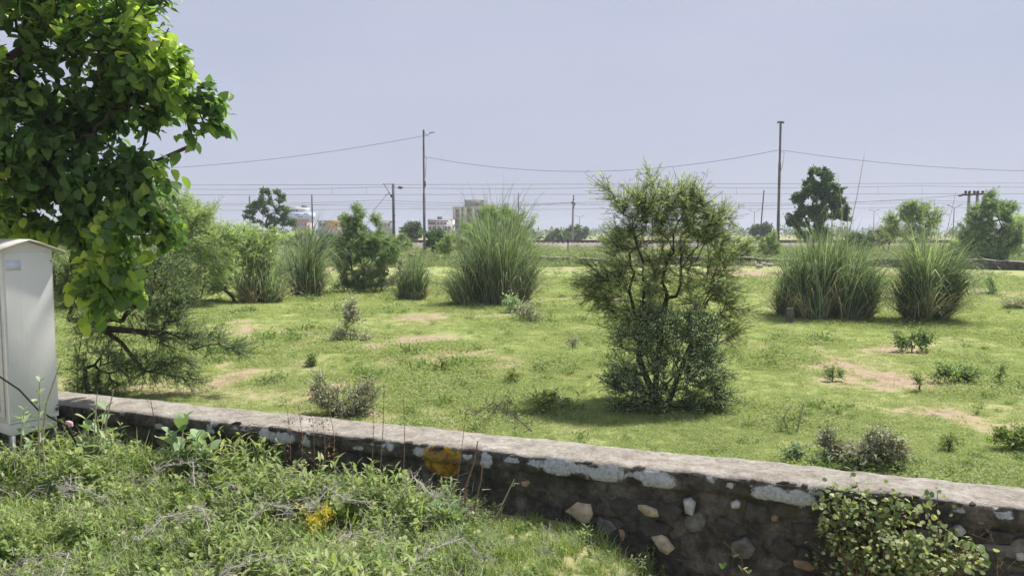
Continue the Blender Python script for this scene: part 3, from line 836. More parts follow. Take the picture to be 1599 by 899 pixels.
# central acacia with a grey-green shrub growing round its foot
b = gz(1030, 622); Y = b[1]
woody('acacia_shrub', 'large feathery acacia shrub standing alone in the middle of the field', 'shrub', b,
      px_clumps([(1040, 310, 45, 40), (990, 330, 40, 35), (1095, 335, 40, 32), (970, 380, 40, 40), (1045, 370, 70, 50), (1110, 390, 50, 45), (950, 440, 50, 40), (1030, 440, 80, 60),
                 (1120, 440, 48, 40), (1150, 470, 25, 22), (925, 455, 25, 18), (1000, 510, 60, 45), (1090, 520, 45, 45), (955, 300, 18, 14), (1130, 350, 20, 18), (1140, 500, 30, 25), (960, 490, 30, 26)], Y, 1.0),
      'feather_pale', 'bark', 420, 0.042, 0.002, 3900, 0.26, 7, 0.058, T_F6, 21,
      trunks=[[b - [0, 0, .1], at_y(998, 560, Y), at_y(1003, 500, Y), at_y(1006, 450, Y)], [b + [0.1, .05, -.1], at_y(1070, 560, Y + .1), at_y(1085, 520, Y + .1), at_y(1105, 470, Y + .1)],
              [b + [-.05, .1, -.1], at_y(1030, 540, Y + .15), at_y(1040, 470, Y + .2)]], bf=0.35, seg=0.12, spread=0.9, flat=1.6, up=0.0, hor=.45)
b2 = gz(1040, 640)
woody('grey_green_bush', 'dense grey green bush round the foot of the central acacia', 'bush', b2,
      px_clumps([(1000, 590, 45, 40), (1060, 580, 55, 45), (1100, 560, 35, 30), (1030, 622, 66, 20), (990, 628, 40, 14), (1090, 628, 46, 14), (970, 606, 26, 30), (1040, 520, 50, 30), (1110, 600, 34, 30), (1090, 520, 30, 30), (1000, 535, 36, 30)], b2[1] + .1, 0.9),
      'greyleaf', 'bark', 330, 0.020, 0.002, 2700, 0.21, 8, 0.028, T_SMALL, 22, bf=0.4, seg=0.1, spread=.9)

# thorn tree just behind the wall on the left
b = gz(120, 615); Y = b[1]
woody('thorn_tree', 'sparse dark thorn tree with spreading bare boughs behind the wall', 'tree', b,
      px_clumps([(170, 500, 50, 40), (240, 500, 60, 35), (300, 530, 50, 25), (350, 545, 40, 10), (230, 570, 70, 28), (160, 570, 40, 40), (110, 450, 30, 60), (270, 470, 40, 30), (210, 440, 60, 40), (130, 380, 40, 50), (300, 590, 30, 12), (170, 600, 40, 14), (250, 420, 40, 30, .4)], Y, 0.9),
      'feather_dark', 'bark', 330, 0.075, 0.003, 3600, 0.24, 6, 0.042, T_F4, 31,
      trunks=[[b - [0, 0, .1], at_y(122, 560, Y), at_y(128, 520, Y), at_y(140, 500, Y), at_y(165, 470, Y)], [at_y(140, 500, Y), at_y(190, 535, Y - .1), at_y(225, 580, Y - .2)],
              [at_y(150, 512, Y), at_y(250, 520, Y - .1), at_y(300, 522, Y - .2), at_y(350, 535, Y - .2), at_y(395, 552, Y - .2)], [b + [.1, .1, -.1], at_y(134, 590, Y), at_y(130, 550, Y)]], bf=0.2, seg=0.14, k=6)

# lime feathery acacia thicket further back on the left
for i_, (bx, by, cl, sd, lb) in enumerate([
        (300, 478, [(290, 350, 45, 50), (250, 330, 40, 60), (320, 400, 55, 50), (270, 430, 60, 40), (350, 370, 25, 22)], 41, 'tall pale lime acacia thicket rising behind the broadleaf tree'),
        (365, 470, [(350, 380, 45, 32), (390, 400, 35, 25), (330, 430, 40, 35), (310, 350, 30, 40), (400, 380, 30, 16)], 42, 'low rounded lime acacia beside the brown based reed clump'),
        (200, 480, [(180, 400, 50, 70), (220, 440, 40, 40), (120, 420, 60, 60), (230, 330, 25, 30)], 43, 'pale acacia seen through the gaps beside the white cabinet')]):
    b = gz(bx, by)
    woody('lime_acacia', lb, 'shrub', b, px_clumps(cl, b[1], 0.9), 'feather_lime', 'bark_grey', 160, 0.05, 0.005, 4200, 0.40, 6, 0.095, T_F4, sd, seg=0.35, bf=.3, group='pale acacias on the left', up=0.35)

# mid-field acacias
b = gz(562, 452)
woody('acacia_shrub', 'tall slim acacia with dark foot left of the small reed clump', 'shrub', b,
      px_clumps([(561, 330, 9, 22), (556, 355, 26, 16), (565, 380, 42, 26), (535, 385, 20, 18), (600, 385, 26, 22), (560, 415, 36, 26), (548, 440, 24, 12), (585, 345, 8, 10), (535, 345, 6, 8), (560, 400, 40, 30), (556, 440, 34, 12)], b[1], 0.9),
      'feather_dark', 'bark', 190, 0.05, 0.006, 2600, 0.26, 6, 0.12, T_F4, 51, seg=0.3, bf=.3)
b = gz(596, 450)
woody('grey_bush', 'pale grey dry bush leaning against the slim dark acacia', 'bush', b,
      px_clumps([(590, 425, 28, 20), (612, 410, 18, 14), (575, 440, 18, 10), (605, 440, 16, 8)], b[1], 0.9), 'greydry', 'bark_grey', 70, 0.03, 0.005, 1000, 0.2, 6, 0.09, T_SMALL, 52, seg=0.2)
b = gz(782, 440)
woody('acacia_shrub', 'broad acacia rising behind the largest reed clump', 'shrub', b,
      px_clumps([(770, 345, 40, 22), (800, 350, 32, 25), (735, 375, 34, 24), (780, 385, 50, 28), (820, 375, 18, 22), (700, 385, 18, 16)], b[1], 0.9), 'feather', 'bark', 170, 0.06, 0.006, 2300, 0.28, 6, 0.13, T_F4, 53, seg=0.3)

# trees near and beyond the far wall
def tree_far(name, label, bx, Yd, cl, leaf, seed, ntip, ntw, tlen, nleaf, ls, tm, rb=.15, cat='tree', group=None, dr=.9, spread=.9, bark='bark', nb=None):
    q = at_y(bx, 400, Yd); q[2] = float(field_z(q[0], q[1]))
    return woody(name, label, cat, q, px_clumps(cl, Yd, dr), leaf, bark, ntip, rb, 0.015, ntw, tlen, nleaf, ls, tm, seed, seg=0.6, bf=.2, group=group, spread=spread, twr=.008, k=5)

tree_far('leafy_tree', 'dark dense leafy tree towering behind the widest reed clump', 1280, 58,
         [(1279, 278, 16, 16), (1278, 296, 26, 22), (1256, 302, 20, 18), (1300, 305, 20, 20), (1250, 335, 20, 20), (1280, 330, 36, 26), (1308, 335, 16, 18), (1275, 360, 30, 18)], 'dense', 61, 170, 3600, .35, 6, .22, T_SMALL, .16)
tree_far('pruned_tree', 'dark lopped tree with tufted limbs near the pink building', 430, 80,
         [(399, 321, 11, 10), (414, 308, 11, 12), (390, 335, 9, 8), (437, 307, 9, 11), (410, 328, 10, 10), (432, 330, 8, 10), (446, 328, 7, 7), (425, 345, 14, 10), (440, 345, 10, 8), (455, 348, 10, 6)], 'dense', 62, 90, 1100, .4, 6, .24, T_SMALL, .3)
tree_far('acacia_tree', 'thin wiry acacia behind the rightmost reed clump', 1425, 50,
         [(1425, 335, 28, 18), (1400, 345, 18, 14), (1450, 340, 18, 14), (1390, 362, 14, 12), (1425, 360, 30, 20)], 'feather', 63, 130, 1100, .5, 5, .22, T_F4, .1)
tree_far('acacia_tree', 'large dark green acacia on the far wall at the right edge', 1545, 46,
         [(1547, 310, 10, 12), (1545, 335, 30, 20), (1570, 330, 14, 16), (1520, 360, 24, 22), (1560, 365, 30, 26), (1540, 392, 40, 18), (1580, 380, 14, 20), (1515, 395, 14, 14)], 'feather_dark', 64, 240, 3000, .42, 6, .2, T_F4, .12)
tree_far('acacia_tree', 'bright acacia cropped by the right edge beyond the dark one', 1592, 60, [(1592, 350, 16, 12), (1600, 360, 26, 14)], 'feather_lime', 65, 60, 600, .4, 6, .25, T_F4, .1)
BG = 'bushes between the far wall and the railway'
for i_, (bx, Yd, rx, ry, cy, lf, lb) in enumerate([
        (680, 60, 14, 14, 372, 'dense', 'round dark bush just right of the left lamp pole'), (1202, 54, 17, 20, 378, 'feather', 'upright green bush left of the right pole'),
        (1150, 50, 34, 16, 385, 'feather', 'broad bush on the far wall right of the central acacia'), (640, 88, 18, 10, 360, 'farleaf', 'small tree by the foot of the cantilever mast'),
        (965, 90, 34, 12, 370, 'feather', 'bright low bush beside the track left of the central acacia'), (740, 62, 34, 10, 380, 'feather', 'spreading pale bush behind the largest reed clump'),
        (510, 70, 12, 9, 378, 'dense', 'narrow dark bush below the yellow building'), (475, 66, 16, 14, 374, 'feather', 'pale bush under the pink building'),
        (1188, 120, 14, 9, 360, 'farleaf', 'dark round tree behind the leaning post'), (1385, 66, 16, 12, 365, 'greydry', 'brownish bush between the two right reed clumps'),
        (1340, 70, 24, 12, 374, 'farleaf', 'low bush behind the plumes of the widest reed clump'), (870, 130, 24, 7, 370, 'farleaf', 'low hedge tree beyond the tracks by the concrete pole'),
        (900, 150, 16, 9, 363, 'farleaf', 'rounded tree behind the concrete pole'), (1110, 110, 26, 8, 368, 'farleaf', 'bush beyond the tracks right of the central acacia'),
        (1500, 62, 18, 12, 380, 'feather_lime', 'pale bush left of the dark acacia at the right edge'), (620, 70, 20, 12, 378, 'feather', 'low bush before the cantilever mast'),
        (585, 62, 16, 14, 372, 'feather', 'bush right of the tall slim acacia'), (445, 72, 18, 9, 374, 'feather_lime', 'low pale bush under the lopped tree')]):
    tree_far('bush', lb, bx, Yd, [(bx - rx * .35, cy + ry * .2, rx * .65, ry * .8), (bx + rx * .35, cy, rx * .65, ry), (bx, cy + ry * .6, rx, ry * .8)], lf, 70 + i_, 60, 650, .28 * Yd / 55, 6, .2 * Yd / 55, T_SMALL if lf in ('dense', 'farleaf', 'greydry') else T_F4, .06, 'bush', BG)

# far-off belt of trees on the horizon
mb = MB(); r = np.random.default_rng(88)
for q in range(330):
    Yd = r.uniform(190, 520); px = r.uniform(-250, 1850)
    c = at_y(px, 365, Yd); hgt = r.uniform(1.6, 4.3) * (0.7 + 0.6 * fbm(px * 0.01, 2.0, 2)); rr = hgt * r.uniform(0.8, 1.6)
    n = 46
    d = nrm(r.normal(size=(n, 3))) * r.random((n, 1)) ** .4
    p_ = np.array([c[0], Yd, hgt * .5]) + d * [rr, rr, hgt * .52]
    mb.inst(T_SMALL[0], T_SMALL[1], p_, r.normal(size=(n, 3)), nrm(r.normal(size=(n, 3)) + [0, -.3, .8]), r.uniform(.8, 1.7, n) * 1.1, np.clip(r.normal(r.uniform(.2, .8), .15, n), 0, 1))
tag(mb.build('distant_trees', M['farleaf']), 'belt of distant trees along the horizon', 'trees', kind='stuff')

# ------------------------------------------------------------------ reed grass clumps
def reeds(label, bx, by, wpx, hpx, nb, seed, dry=0.12, plumes=0, r0=None, lean=1.0, name='reed_grass_clump', blade_w=0.012, extra=None):
    rng = np.random.default_rng(seed)
    q = gz(bx, by); s = q[1] / F
    Hm = hpx * s; Wm = wpx * s * .5
    q[1] += Wm * .5
    root = thing(name, q, label, 'grass', 'tall reed grass clumps')
    ra = np.sqrt(rng.random(nb)); th = rng.uniform(0, 2 * math.pi, nb)
    br = r0 if r0 else Wm * 0.66
    nsub = max(7, int(Wm / .10)); sx_ = rng.permutation(np.linspace(-.9, .9, nsub)) + rng.normal(0, .08, nsub); sx_ = np.clip(sx_, -1, 1); sy_ = rng.uniform(-1, 1, nsub) * np.sqrt(1 - sx_ ** 2 * .9)
    slx = rng.normal(0, .10, nsub); sly = rng.normal(0, .10, nsub); sh = rng.uniform(.72, 1.12, nsub) * (1.06 - .30 * sx_ ** 2); shue = rng.normal(0, .12, nsub); sdry = rng.gamma(1.2, 1 / 1.2, nsub)
    si = rng.integers(0, nsub, nb)
    bs = np.stack([sx_[si] * br + ra * np.cos(th) * br * .3, sy_[si] * br * .75 + ra * np.sin(th) * br * .3, np.zeros(nb)], 1)
    rad = np.linalg.norm(bs[:, :2], axis=1) / max(br, .01)
    ov = bs[:, :2] / max(br, .01) * .20 * lean + np.stack([slx[si], sly[si]], 1) + rng.normal(size=(nb, 2)) * .13 * lean
    outd = nrm(ov + 1e-6)
    L = Hm * sh[si] * (.30 + .82 * rng.random(nb) ** .7) * (1.05 - .38 * np.clip(rad, 0, 1.1) ** 2)
    skirt = (rng.random(nb) < .16) & (rad > .45)
    t0 = np.arctan(np.linalg.norm(ov, axis=1)); bend = np.radians(rng.gamma(1.6, 24 * lean, nb))
    isdry = rng.random(nb) < dry * sdry[si]
    L = np.where(isdry, L * rng.uniform(.35, .8, nb), L); bend = np.where(isdry, bend * 1.8 + .4, bend); t0 = np.where(isdry, t0 * 1.3 + .1, t0)
    bend = np.where(rng.random(nb) < .42, bend + np.radians(rng.uniform(40, 95, nb)), bend)
    L = np.where(skirt, Hm * rng.uniform(.25, .5, nb), L); t0 = np.where(skirt, rng.uniform(.35, 1.0, nb), t0); bend = np.where(skirt, rng.uniform(.5, 1.1, nb), bend)
    outd = np.where(skirt[:, None], nrm(bs[:, :2] + rng.normal(size=(nb, 2)) * br * .5), outd)
    isdry = isdry | (skirt & (rng.random(nb) < .4))
    ns = 6; P = [bs.copy()]; cur = bs.copy()
    for k in range(ns):
        u = (k + .5) / ns; a = np.minimum(t0 + bend * u ** 3.0 * 1.7, 2.8)
        cur = cur + np.stack([outd[:, 0] * np.sin(a), outd[:, 1] * np.sin(a), np.cos(a)], 1) * (L / ns)[:, None]
        cur[:, 2] = np.maximum(cur[:, 2], .02); P.append(cur.copy())
    P = np.stack(P, 1)
    ph = rng.uniform(0, 2 * math.pi, nb); sd = np.stack([np.cos(ph), np.sin(ph), np.zeros(nb)], 1)
    w = blade_w * rng.uniform(.6, 1.25, nb)
    wid = np.array([1, 1, .95, .85, .65, .38, .04])
    v = np.stack([P - sd[:, None] * (w[:, None] * wid)[..., None], P + sd[:, None] * (w[:, None] * wid)[..., None]], 2).reshape(nb, -1, 3)
    f = np.array([(2 * k, 2 * k + 1, 2 * k + 3, 2 * k + 2) for k in range(ns)])
    ff = (f[None] + (np.arange(nb) * 2 * (ns + 1))[:, None, None]).reshape(-1, 4)
    hue = np.clip(rng.normal(.40, .24, nb) + shue[si], 0, .78); hue = np.where(isdry, rng.uniform(.86, 1, nb), hue)
    hv = np.repeat(hue[:, None], ns, 1)
    hv[:, 0] = np.maximum(hv[:, 0], np.where(rng.random(nb) < .45, .84, 0))
    mb = MB().add(v.reshape(-1, 3) + q, ff, 0, hv.ravel()); mb.build('blades', M['munja'], root)
    for k in range(plumes):
        a0 = q + np.array([rng.uniform(-br, br), rng.uniform(-.4, .4) * br, .1]); hl = Hm * rng.uniform(.85, 1.08)
        e = a0 + np.array([rng.normal(0, .12) * hl, rng.normal(0, .1) * hl, hl])
        st = MB(); st.tube([a0, a0 + (e - a0) * .5 + [0, 0, .05], e], [.011, .009, .004], 4)
        st.build('stalk', M['stalk_pale'], root)
    if extra:
        for (x0, y0, x1, y1) in extra:
            a0 = at_y(x0, y0, q[1]); a1 = at_y(x1, y1, q[1]); mid = (a0 + a1) / 2 + [0.03, 0, 0.05]
            MB().tube([a0, mid, a1], [.010, .008, .004], 4).build('stalk', M['stalk_pale'], root)
    return root


reeds('brown based reed clump at the left, drooping dry blades at its foot', 400, 472, 82, 112, 1100, 101, .38, 0, blade_w=.014)
reeds('bluish loose reed clump right of the brown based one', 466, 462, 76, 130, 1200, 102, .10, 0, blade_w=.014)
reeds('small compact dark green reed clump standing by itself', 641, 465, 56, 96, 950, 103, .14, 0, lean=.6, blade_w=.013)
reeds('largest drooping green reed clump left of the central acacia', 772, 478, 148, 176, 3300, 104, .10, 3, lean=.9)
reeds('widest upright reed clump behind the little marker post', 1306, 500, 176, 164, 4000, 105, .12, 7, lean=.75, extra=[(1322, 380, 1350, 240), (1316, 380, 1308, 270)])
reeds('rightmost reed clump, tall and narrow with plume stalks', 1452, 502, 84, 190, 2300, 106, .12, 3, lean=.75)

# ------------------------------------------------------------------ left broadleaf tree
b = np.array(at_y(20, 600, 8.4)); b[2] = float(field_z(b[0], b[1]))
pal = thing('broadleaf_tree', b, 'big broadleaf tree with large round leaves filling the top left', 'tree')
rng = np.random.default_rng(202)
cl = px_clumps([(60, 30, 110, 90, .1), (170, 50, 80, 80, 0), (225, 80, 60, 70, -.1), (270, 120, 55, 50, 0), (312, 160, 38, 36, 0), (335, 195, 20, 24, 0), (295, 205, 22, 26, .1), (110, 150, 90, 60, .3), (30, 170, 80, 100, 0),
                (50, 270, 90, 80, 0), (140, 270, 80, 60, .1), (200, 290, 60, 50, 0), (235, 330, 48, 45, -.1), (270, 360, 26, 26, -.2), (170, 370, 70, 50, -.1), (165, 430, 55, 45, -.2), (150, 475, 34, 28, -.3), (195, 455, 30, 24, -.2), (60, 340, 70, 50, .2),
                (215, 232, 32, 36, .1), (240, 170, 46, 36, .2), (185, 150, 60, 45, .1), (165, 195, 60, 40, .3), (110, 210, 60, 45, .1), (200, 110, 60, 50, .2), (120, 330, 60, 50, .1), (-80, 90, 130, 130, .1), (-120, 260, 120, 120, .1), (90, -90, 150, 100, .2), (230, -40, 60, 60, .1), (-100, -100, 150, 120, .3)], 7.7, .9)
tips = clump_tips(cl, 1150, rng, 2.0)
tr = [[b - [0, 0, .1], b + [0, 0, 1.0], at_y(40, 360, 8.2), at_y(80, 280, 8.0), at_y(120, 180, 7.9), at_y(170, 100, 7.8)], [b + [0, 0, 1.0], at_y(-60, 250, 8.2), at_y(-100, 60, 8.0)], [at_y(80, 280, 8.0), at_y(150, 330, 7.8), at_y(165, 420, 7.6)]]
A, pa, cnt = skel(tr, tips, .25, .2, .16, rng)
rad = radii(cnt, .006, .12); q = np.where(pa >= 0)[0]
w = MB(); w.frusta(A[pa[q]], A[q], np.minimum(rad[pa[q]], rad[q] * 1.6), rad[q], 6); w.build('trunk', M['bark'], pal, smooth=True)
idx = np.where((cnt <= 4) & (pa >= 0))[0]; NL = 14500
pk = rng.choice(idx, NL); u = rng.random((NL, 1)); bp = A[pa[pk]] * (1 - u) + A[pk] * u + rng.normal(size=(NL, 3)) * .05
cen = at_y(110, 200, 7.9)
ed = nrm(A[pk] - A[pa[pk]])
ld = nrm(ed * .4 + nrm(bp - cen) * .5 + rng.normal(size=(NL, 3)) * .6 + np.array([0, 0, -.5]))
zh = nrm(rng.normal(size=(NL, 3)) * .55 + nrm(bp - cen) * .5 + np.array([0, -.1, .9]))
ls = .05 + .125 * rng.beta(2, 2, NL)
# sunlit crown edge painted into leaf colour: outer leaves yellower, inner ones darker
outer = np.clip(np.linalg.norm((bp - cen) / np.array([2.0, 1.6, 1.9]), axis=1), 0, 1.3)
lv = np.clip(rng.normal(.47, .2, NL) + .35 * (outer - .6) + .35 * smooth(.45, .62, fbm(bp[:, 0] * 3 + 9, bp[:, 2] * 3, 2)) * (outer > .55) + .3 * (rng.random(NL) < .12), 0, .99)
depth = bp[:, 1] - .35 * np.abs(bp[:, 2] - 2)
scr = (bp[:, 0] / bp[:, 1] * F + IW / 2); vis = (scr > -5) & (scr < 380) & (bp[:, 2] < 2 + .32 * bp[:, 1])
order = np.argsort(np.where(vis, bp[:, 1] - ls * 3, 99))
near = order[:300]; rest = np.setdiff1d(np.arange(NL), near)
l = MB()
for k, T_ in enumerate((T_OVATE, T_OV2, T_OV3)):
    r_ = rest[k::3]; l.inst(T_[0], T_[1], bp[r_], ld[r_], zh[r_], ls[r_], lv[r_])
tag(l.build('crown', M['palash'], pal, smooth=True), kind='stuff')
LM = []
for k in range(5):
    T_ = (T_OVATE, T_OV2, T_OV3)[k % 3]; LM.append(MB().add(T_[0], T_[1], 0, .28 + .16 * k).build('leaf', M['palash'], link=False, smooth=True))


def leaf_obj(me, pos, xd, zhh, s, parent, name='leaf'):
    x = nrm(xd); y = nrm(np.cross(zhh, x)); z = np.cross(x, y)
    o = bpy.data.objects.new(name, me); C.objects.link(o); o.parent = parent
    mt = Matrix(((x[0] * s, y[0] * s, z[0] * s, 0), (x[1] * s, y[1] * s, z[1] * s, 0), (x[2] * s, y[2] * s, z[2] * s, 0), (0, 0, 0, 1)))
    mt.translation = Vector(np.asarray(pos) - np.array(parent.location))
    o.matrix_local = mt
    return o
for k in near:
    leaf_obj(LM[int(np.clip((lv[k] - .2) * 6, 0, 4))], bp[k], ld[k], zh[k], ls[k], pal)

# ------------------------------------------------------------------ poles, masts, wires
def sag(a, b, s, n=24):
    t = np.linspace(0, 1, n)[:, None]
    p_ = a + (b - a) * t; p_[:, 2] -= (4 * s * t * (1 - t))[:, 0]
    return p_


def wire(a, b, s, r, label, name='overhead_wire', group='overhead wires'):
    tag(MB().tube(sag(np.asarray(a, float), np.asarray(b, float), s), r, 4, cap=False).build(name, M['wire'], loc=a), label, 'wire', group)


PL = at_y(663, 396, 62.0); PL[2] = 0; PR = at_y(1214, 404, 55.0); PR[2] = 0
pl = thing('lamp_pole', PL, 'tall thin steel pole with a small lamp arm at its top left of centre', 'pole')
topL = at_y(663.5, 203, 62.0); hL = topL[2]
mb = MB(); mb.tube([PL - [0, 0, .3], PL + [0, 0, hL * .5], PL + [0, 0, hL * .5 + .02], PL + [0, 0, hL]], [.11, .11, .085, .075], 8); mb.build('shaft', M['pole'], pl)
mb = MB(); P0 = PL + [0, 0, hL - .15]; mb.tube([P0 + [0, 0, -.28], P0 + [.35, 0, -.3], P0 + [.5, 0, -.12]], .025, 5); mb.tube([P0, P0 + [.35, 0, -.3]], .02, 5); mb.build('lamp_arm', M['pole'], pl)
MB().obox(P0 + np.array([.68, 0, -.06]), [.2, 0, .03], [0, .07, 0], [0, 0, .04]).build('lamp_head', M['grey_wall'], pl)
MB().tube([PL + [.02, -.1, hL * .80], PL + [.22, -.1, hL * .78], PL + [.18, -.1, hL * .70], PL + [.1, -.1, hL * .62]], .018, 4).build('cable_drop', M['black'], pl)
MB().obox(PL + np.array([.08, -.08, hL * .58]), [.08, 0, 0], [0, .07, 0], [0, 0, .25]).build('junction_box', M['pole'], pl)
MB().tube([PL - [0, 0, .2], PL + [0, 0, .35]], [.3, .26], 9).build('footing', M['conc_dark'], pl)
pr = thing('lamp_pole', PR, 'tallest steel pole with two floodlights on top right of centre', 'pole')
topR = at_y(1219, 190, 55.0); vR = topR - PR
mb = MB(); mb.tube([PR - vR * .03, PR + vR * .33, PR + vR * .335, PR + vR * .7, PR + vR * .705, PR + vR], [.115, .115, .10, .10, .08, .08], 8); mb.build('shaft', M['pole'], pr)
for s in (-1, 1):
    MB().obox(PR + vR + np.array([.13 * s, -.02, -.06]), [.1, 0, -.03 * s], [0, .08, 0], [.01 * s, 0, .05]).build('floodlight', M['mast'], pr)
MB().obox(PR + vR, [.2, 0, 0], [0, .04, 0], [0, 0, .03]).build('crossbar', M['pole'], pr)
MB().tube([PR + vR * .785 + [0, -.1, 0], PR + vR * .78 + [.28, -.1, 0], PR + vR * .7 + [.2, -.1, 0], PR + vR * .64 + [.05, -.1, 0]], .016, 4).build('cable_drop', M['black'], pr)
MB().tube([PR - [0, 0, .2], PR + [0, 0, .45]], [.42, .34], 9).build('footing', M['conc_dark'], pr)
wire(at_y(662.5, 212, 62), at_y(-350, 236, 62), 2.2, .014, 'sagging wire running left from the lamp pole with arm')
wire(at_y(664.5, 245, 62), at_y(1217, 234, 55), 1.35, .014, 'sagging wire strung between the two tall lamp poles')
wire(at_y(1217, 234, 55), at_y(1900, 262, 47), .75, .014, 'sagging wire running right from the tallest pole')


def mast(px, ytop, Yd, label, w=.16, mat='mast', base=.4, lean=0.0, group='railway masts'):
    t_ = at_y(px, ytop, Yd); bq = np.array([t_[0] - lean, Yd, base])
    o = thing('railway_mast', bq, label, 'mast', group)
    mb = MB(); ax = t_ - bq; u = nrm(ax); rt = np.array([1.0, 0, 0]); fr = np.array([0, 1.0, 0])
    for s in (-1, 1):
        mb.obox(bq + ax * .5 + rt * s * w * .42, rt * w * .09, fr * w * .5, ax * .5)
    mb.obox(bq + ax * .5, rt * w * .34, fr * w * .06, ax * .5)
    mb.build('shaft', M[mat], o)
    MB().obox(bq + [0, 0, .12], rt * .3, fr * .3, [0, 0, .25]).build('footing', M['sleeper'], o)
    return o, bq, t_

o, bq, t_ = mast(614, 287, 100, 'nearest railway mast with cantilever bracket left of centre', .3)
def pxl(px, py, Y=100.0): return at_y(px, py, Y)
mb = MB(); mb.tube([pxl(598.5, 286), pxl(612.5, 308)], .05, 5); mb.tube([pxl(600, 287.5), pxl(613, 287.5)], .03, 5); mb.tube([pxl(607, 301), pxl(582, 330)], .03, 5)
mb.tube([pxl(601, 305), pxl(609, 302)], .03, 4); mb.build('cantilever', M['mast'], o)
MB().tube([pxl(610, 304.5), pxl(612.5, 308.2)], [.14, .14], 8).build('insulator', M['insulator'], o)
mb = MB(); mb.tube([pxl(614, 292.5), pxl(621, 293)], .03, 4); mb.build('bracket', M['mast'], o)
MB().tube([pxl(621, 293), pxl(623, 293), pxl(627, 293), pxl(629.5, 293)], [.05, .17, .17, .05], 8).build('insulator', M['insulator'], o)
MB().obox(pxl(616, 336) + [0, -.2, 0], [.12, 0, 0], [0, .1, 0], [0, 0, .15]).build('plate', M['mast'], o)
mast(1083.5, 283, 99, 'railway mast rising behind the top of the central acacia', .28)
mast(487, 304, 124, 'slim railway mast between the pink and the yellow building', .2)
mast(809.5, 301, 121, 'slim railway mast right of the concrete building', .17)
mast(389.5, 306, 126, 'slim railway mast left of the lopped tree', .18)
o = thing('leaning_post', at_y(1184, 396, 70), 'thin leaning post left of the tallest pole', 'post')
MB().tube([at_y(1184.5, 397, 70), at_y(1193, 297, 70)], [.07, .05], 6).build('shaft', M['mast'], o)
# concrete pole with crossarm and insulators
t_ = at_y(895.5, 306, 118); bq = np.array([t_[0] - .15, 118, .2])
o = thing('utility_pole', bq, 'weathered concrete utility pole with insulators beyond the tracks', 'pole')
MB().tube([bq, t_ - [.05, 0, 1.1], t_], [.17, .12, .06], 7).build('shaft', M['concrete_pole'], o)
MB().obox(t_ + [0, 0, -1.15], [.28, 0, 0], [0, .05, 0], [0, 0, .09]).build('crossarm', M['insulator'], o)
for dx, dz in ((0, .0), (-.22, -1.0), (.22, -1.3), (.05, -.5)):
    MB().tube([t_ + [dx, -.05, dz - .12], t_ + [dx, -.05, dz], t_ + [dx, -.05, dz + .12]], [.05, .14, .06], 7).build('insulator', M['insulator'], o)
MB().tube([t_ + [.0, -.05, -1.9], t_ + [0, -.05, -1.3]], .17, 7).build('clamp', M['concrete_pole'], o)
# double pole
bq = at_y(1519, 400, 75); bq[2] = 0
o = thing('double_pole', bq, 'twin concrete power poles joined by a crossarm at the right', 'pole')
for px in (1513.5, 1526.5):
    t_ = at_y(px, 300, 75); MB().tube([[t_[0], 75, -.2], t_], [.16, .13], 7).build('pole', M['concrete_pole'], o)
a_ = at_y(1500, 304.5, 75); c_ = at_y(1537, 303, 75)
MB().obox((a_ + c_) / 2 + [0, -.17, 0], (c_ - a_) / 2, [0, .06, 0], [0, 0, .09]).build('crossarm', M['insulator'], o)
for px in (1508, 1514, 1521.5, 1527, 1534.5):
    q = at_y(px, 300, 74.8); MB().tube([q - [0, 0, .18], q, q + [0, 0, .14]], [.06, .15, .08], 7).build('insulator', M['insulator'], o)
MB().tube([at_y(1496, 305.5, 74.8), at_y(1499, 305.3, 74.8), at_y(1504, 305, 74.8)], [.05, .13, .05], 7).build('insulator', M['insulator'], o)

for (y0, y1, Y, s, lb) in [(289.5, 286, 99, .0, 'topmost overhead railway wire above the tracks'), (293.5, 289.5, 99, .25, 'second overhead railway wire from the top'), (304.5, 302.5, 99, 0.0, 'third overhead railway wire, nearly level'),
                           (313, 311.5, 112, .5, 'fourth overhead railway wire from the top'), (318, 316, 120, .3, 'fifth overhead railway wire from the top'), (327, 323, 120, .2, 'lowest overhead railway wire above the tracks')]:
    a0 = at_y(-250, y0 + (y0 - y1) * .25, Y); a1 = at_y(1850, y1 - (y0 - y1) * .15, Y)
    mb = MB(); XS = np.linspace(0, 1, 61); p_ = a0 + (a1 - a0) * XS[:, None]; p_[:, 2] -= s * 4 * ((XS * 5) % 1) * (1 - (XS * 5) % 1)
    mb.tube(p_, .020, 4, cap=False)
    tag(mb.build('overhead_wire', M['wire'], loc=a0), lb, 'wire', 'overhead wires')
for od, px in zip(('first', 'second', 'third', 'fourth', 'fifth', 'sixth', 'seventh', 'eighth'), (519, 572, 722, 765, 990, 1150, 1371, 1440)):
    wire(at_y(px, 291.5, 99), at_y(px, 304, 99), 0, .013, od + ' short vertical dropper from the left between the railway wires', 'dropper_wire', 'droppers between the railway wires')
for k, (x0, y0, x1, y1) in enumerate([(489, 320, 894, 317), (894, 317, 1100, 322), (1100, 322, 1500, 305), (640, 325, 894, 316)]):
    wire(at_y(x0, y0, 118), at_y(x1, y1, 118 if x1 < 1200 else 76), .35, .016, ['thin wire from the slim mast to the concrete pole', 'thin wire from concrete pole towards the central acacia', 'thin wire from the central acacia to the twin poles', 'thin slack wire left of the concrete pole'][k])
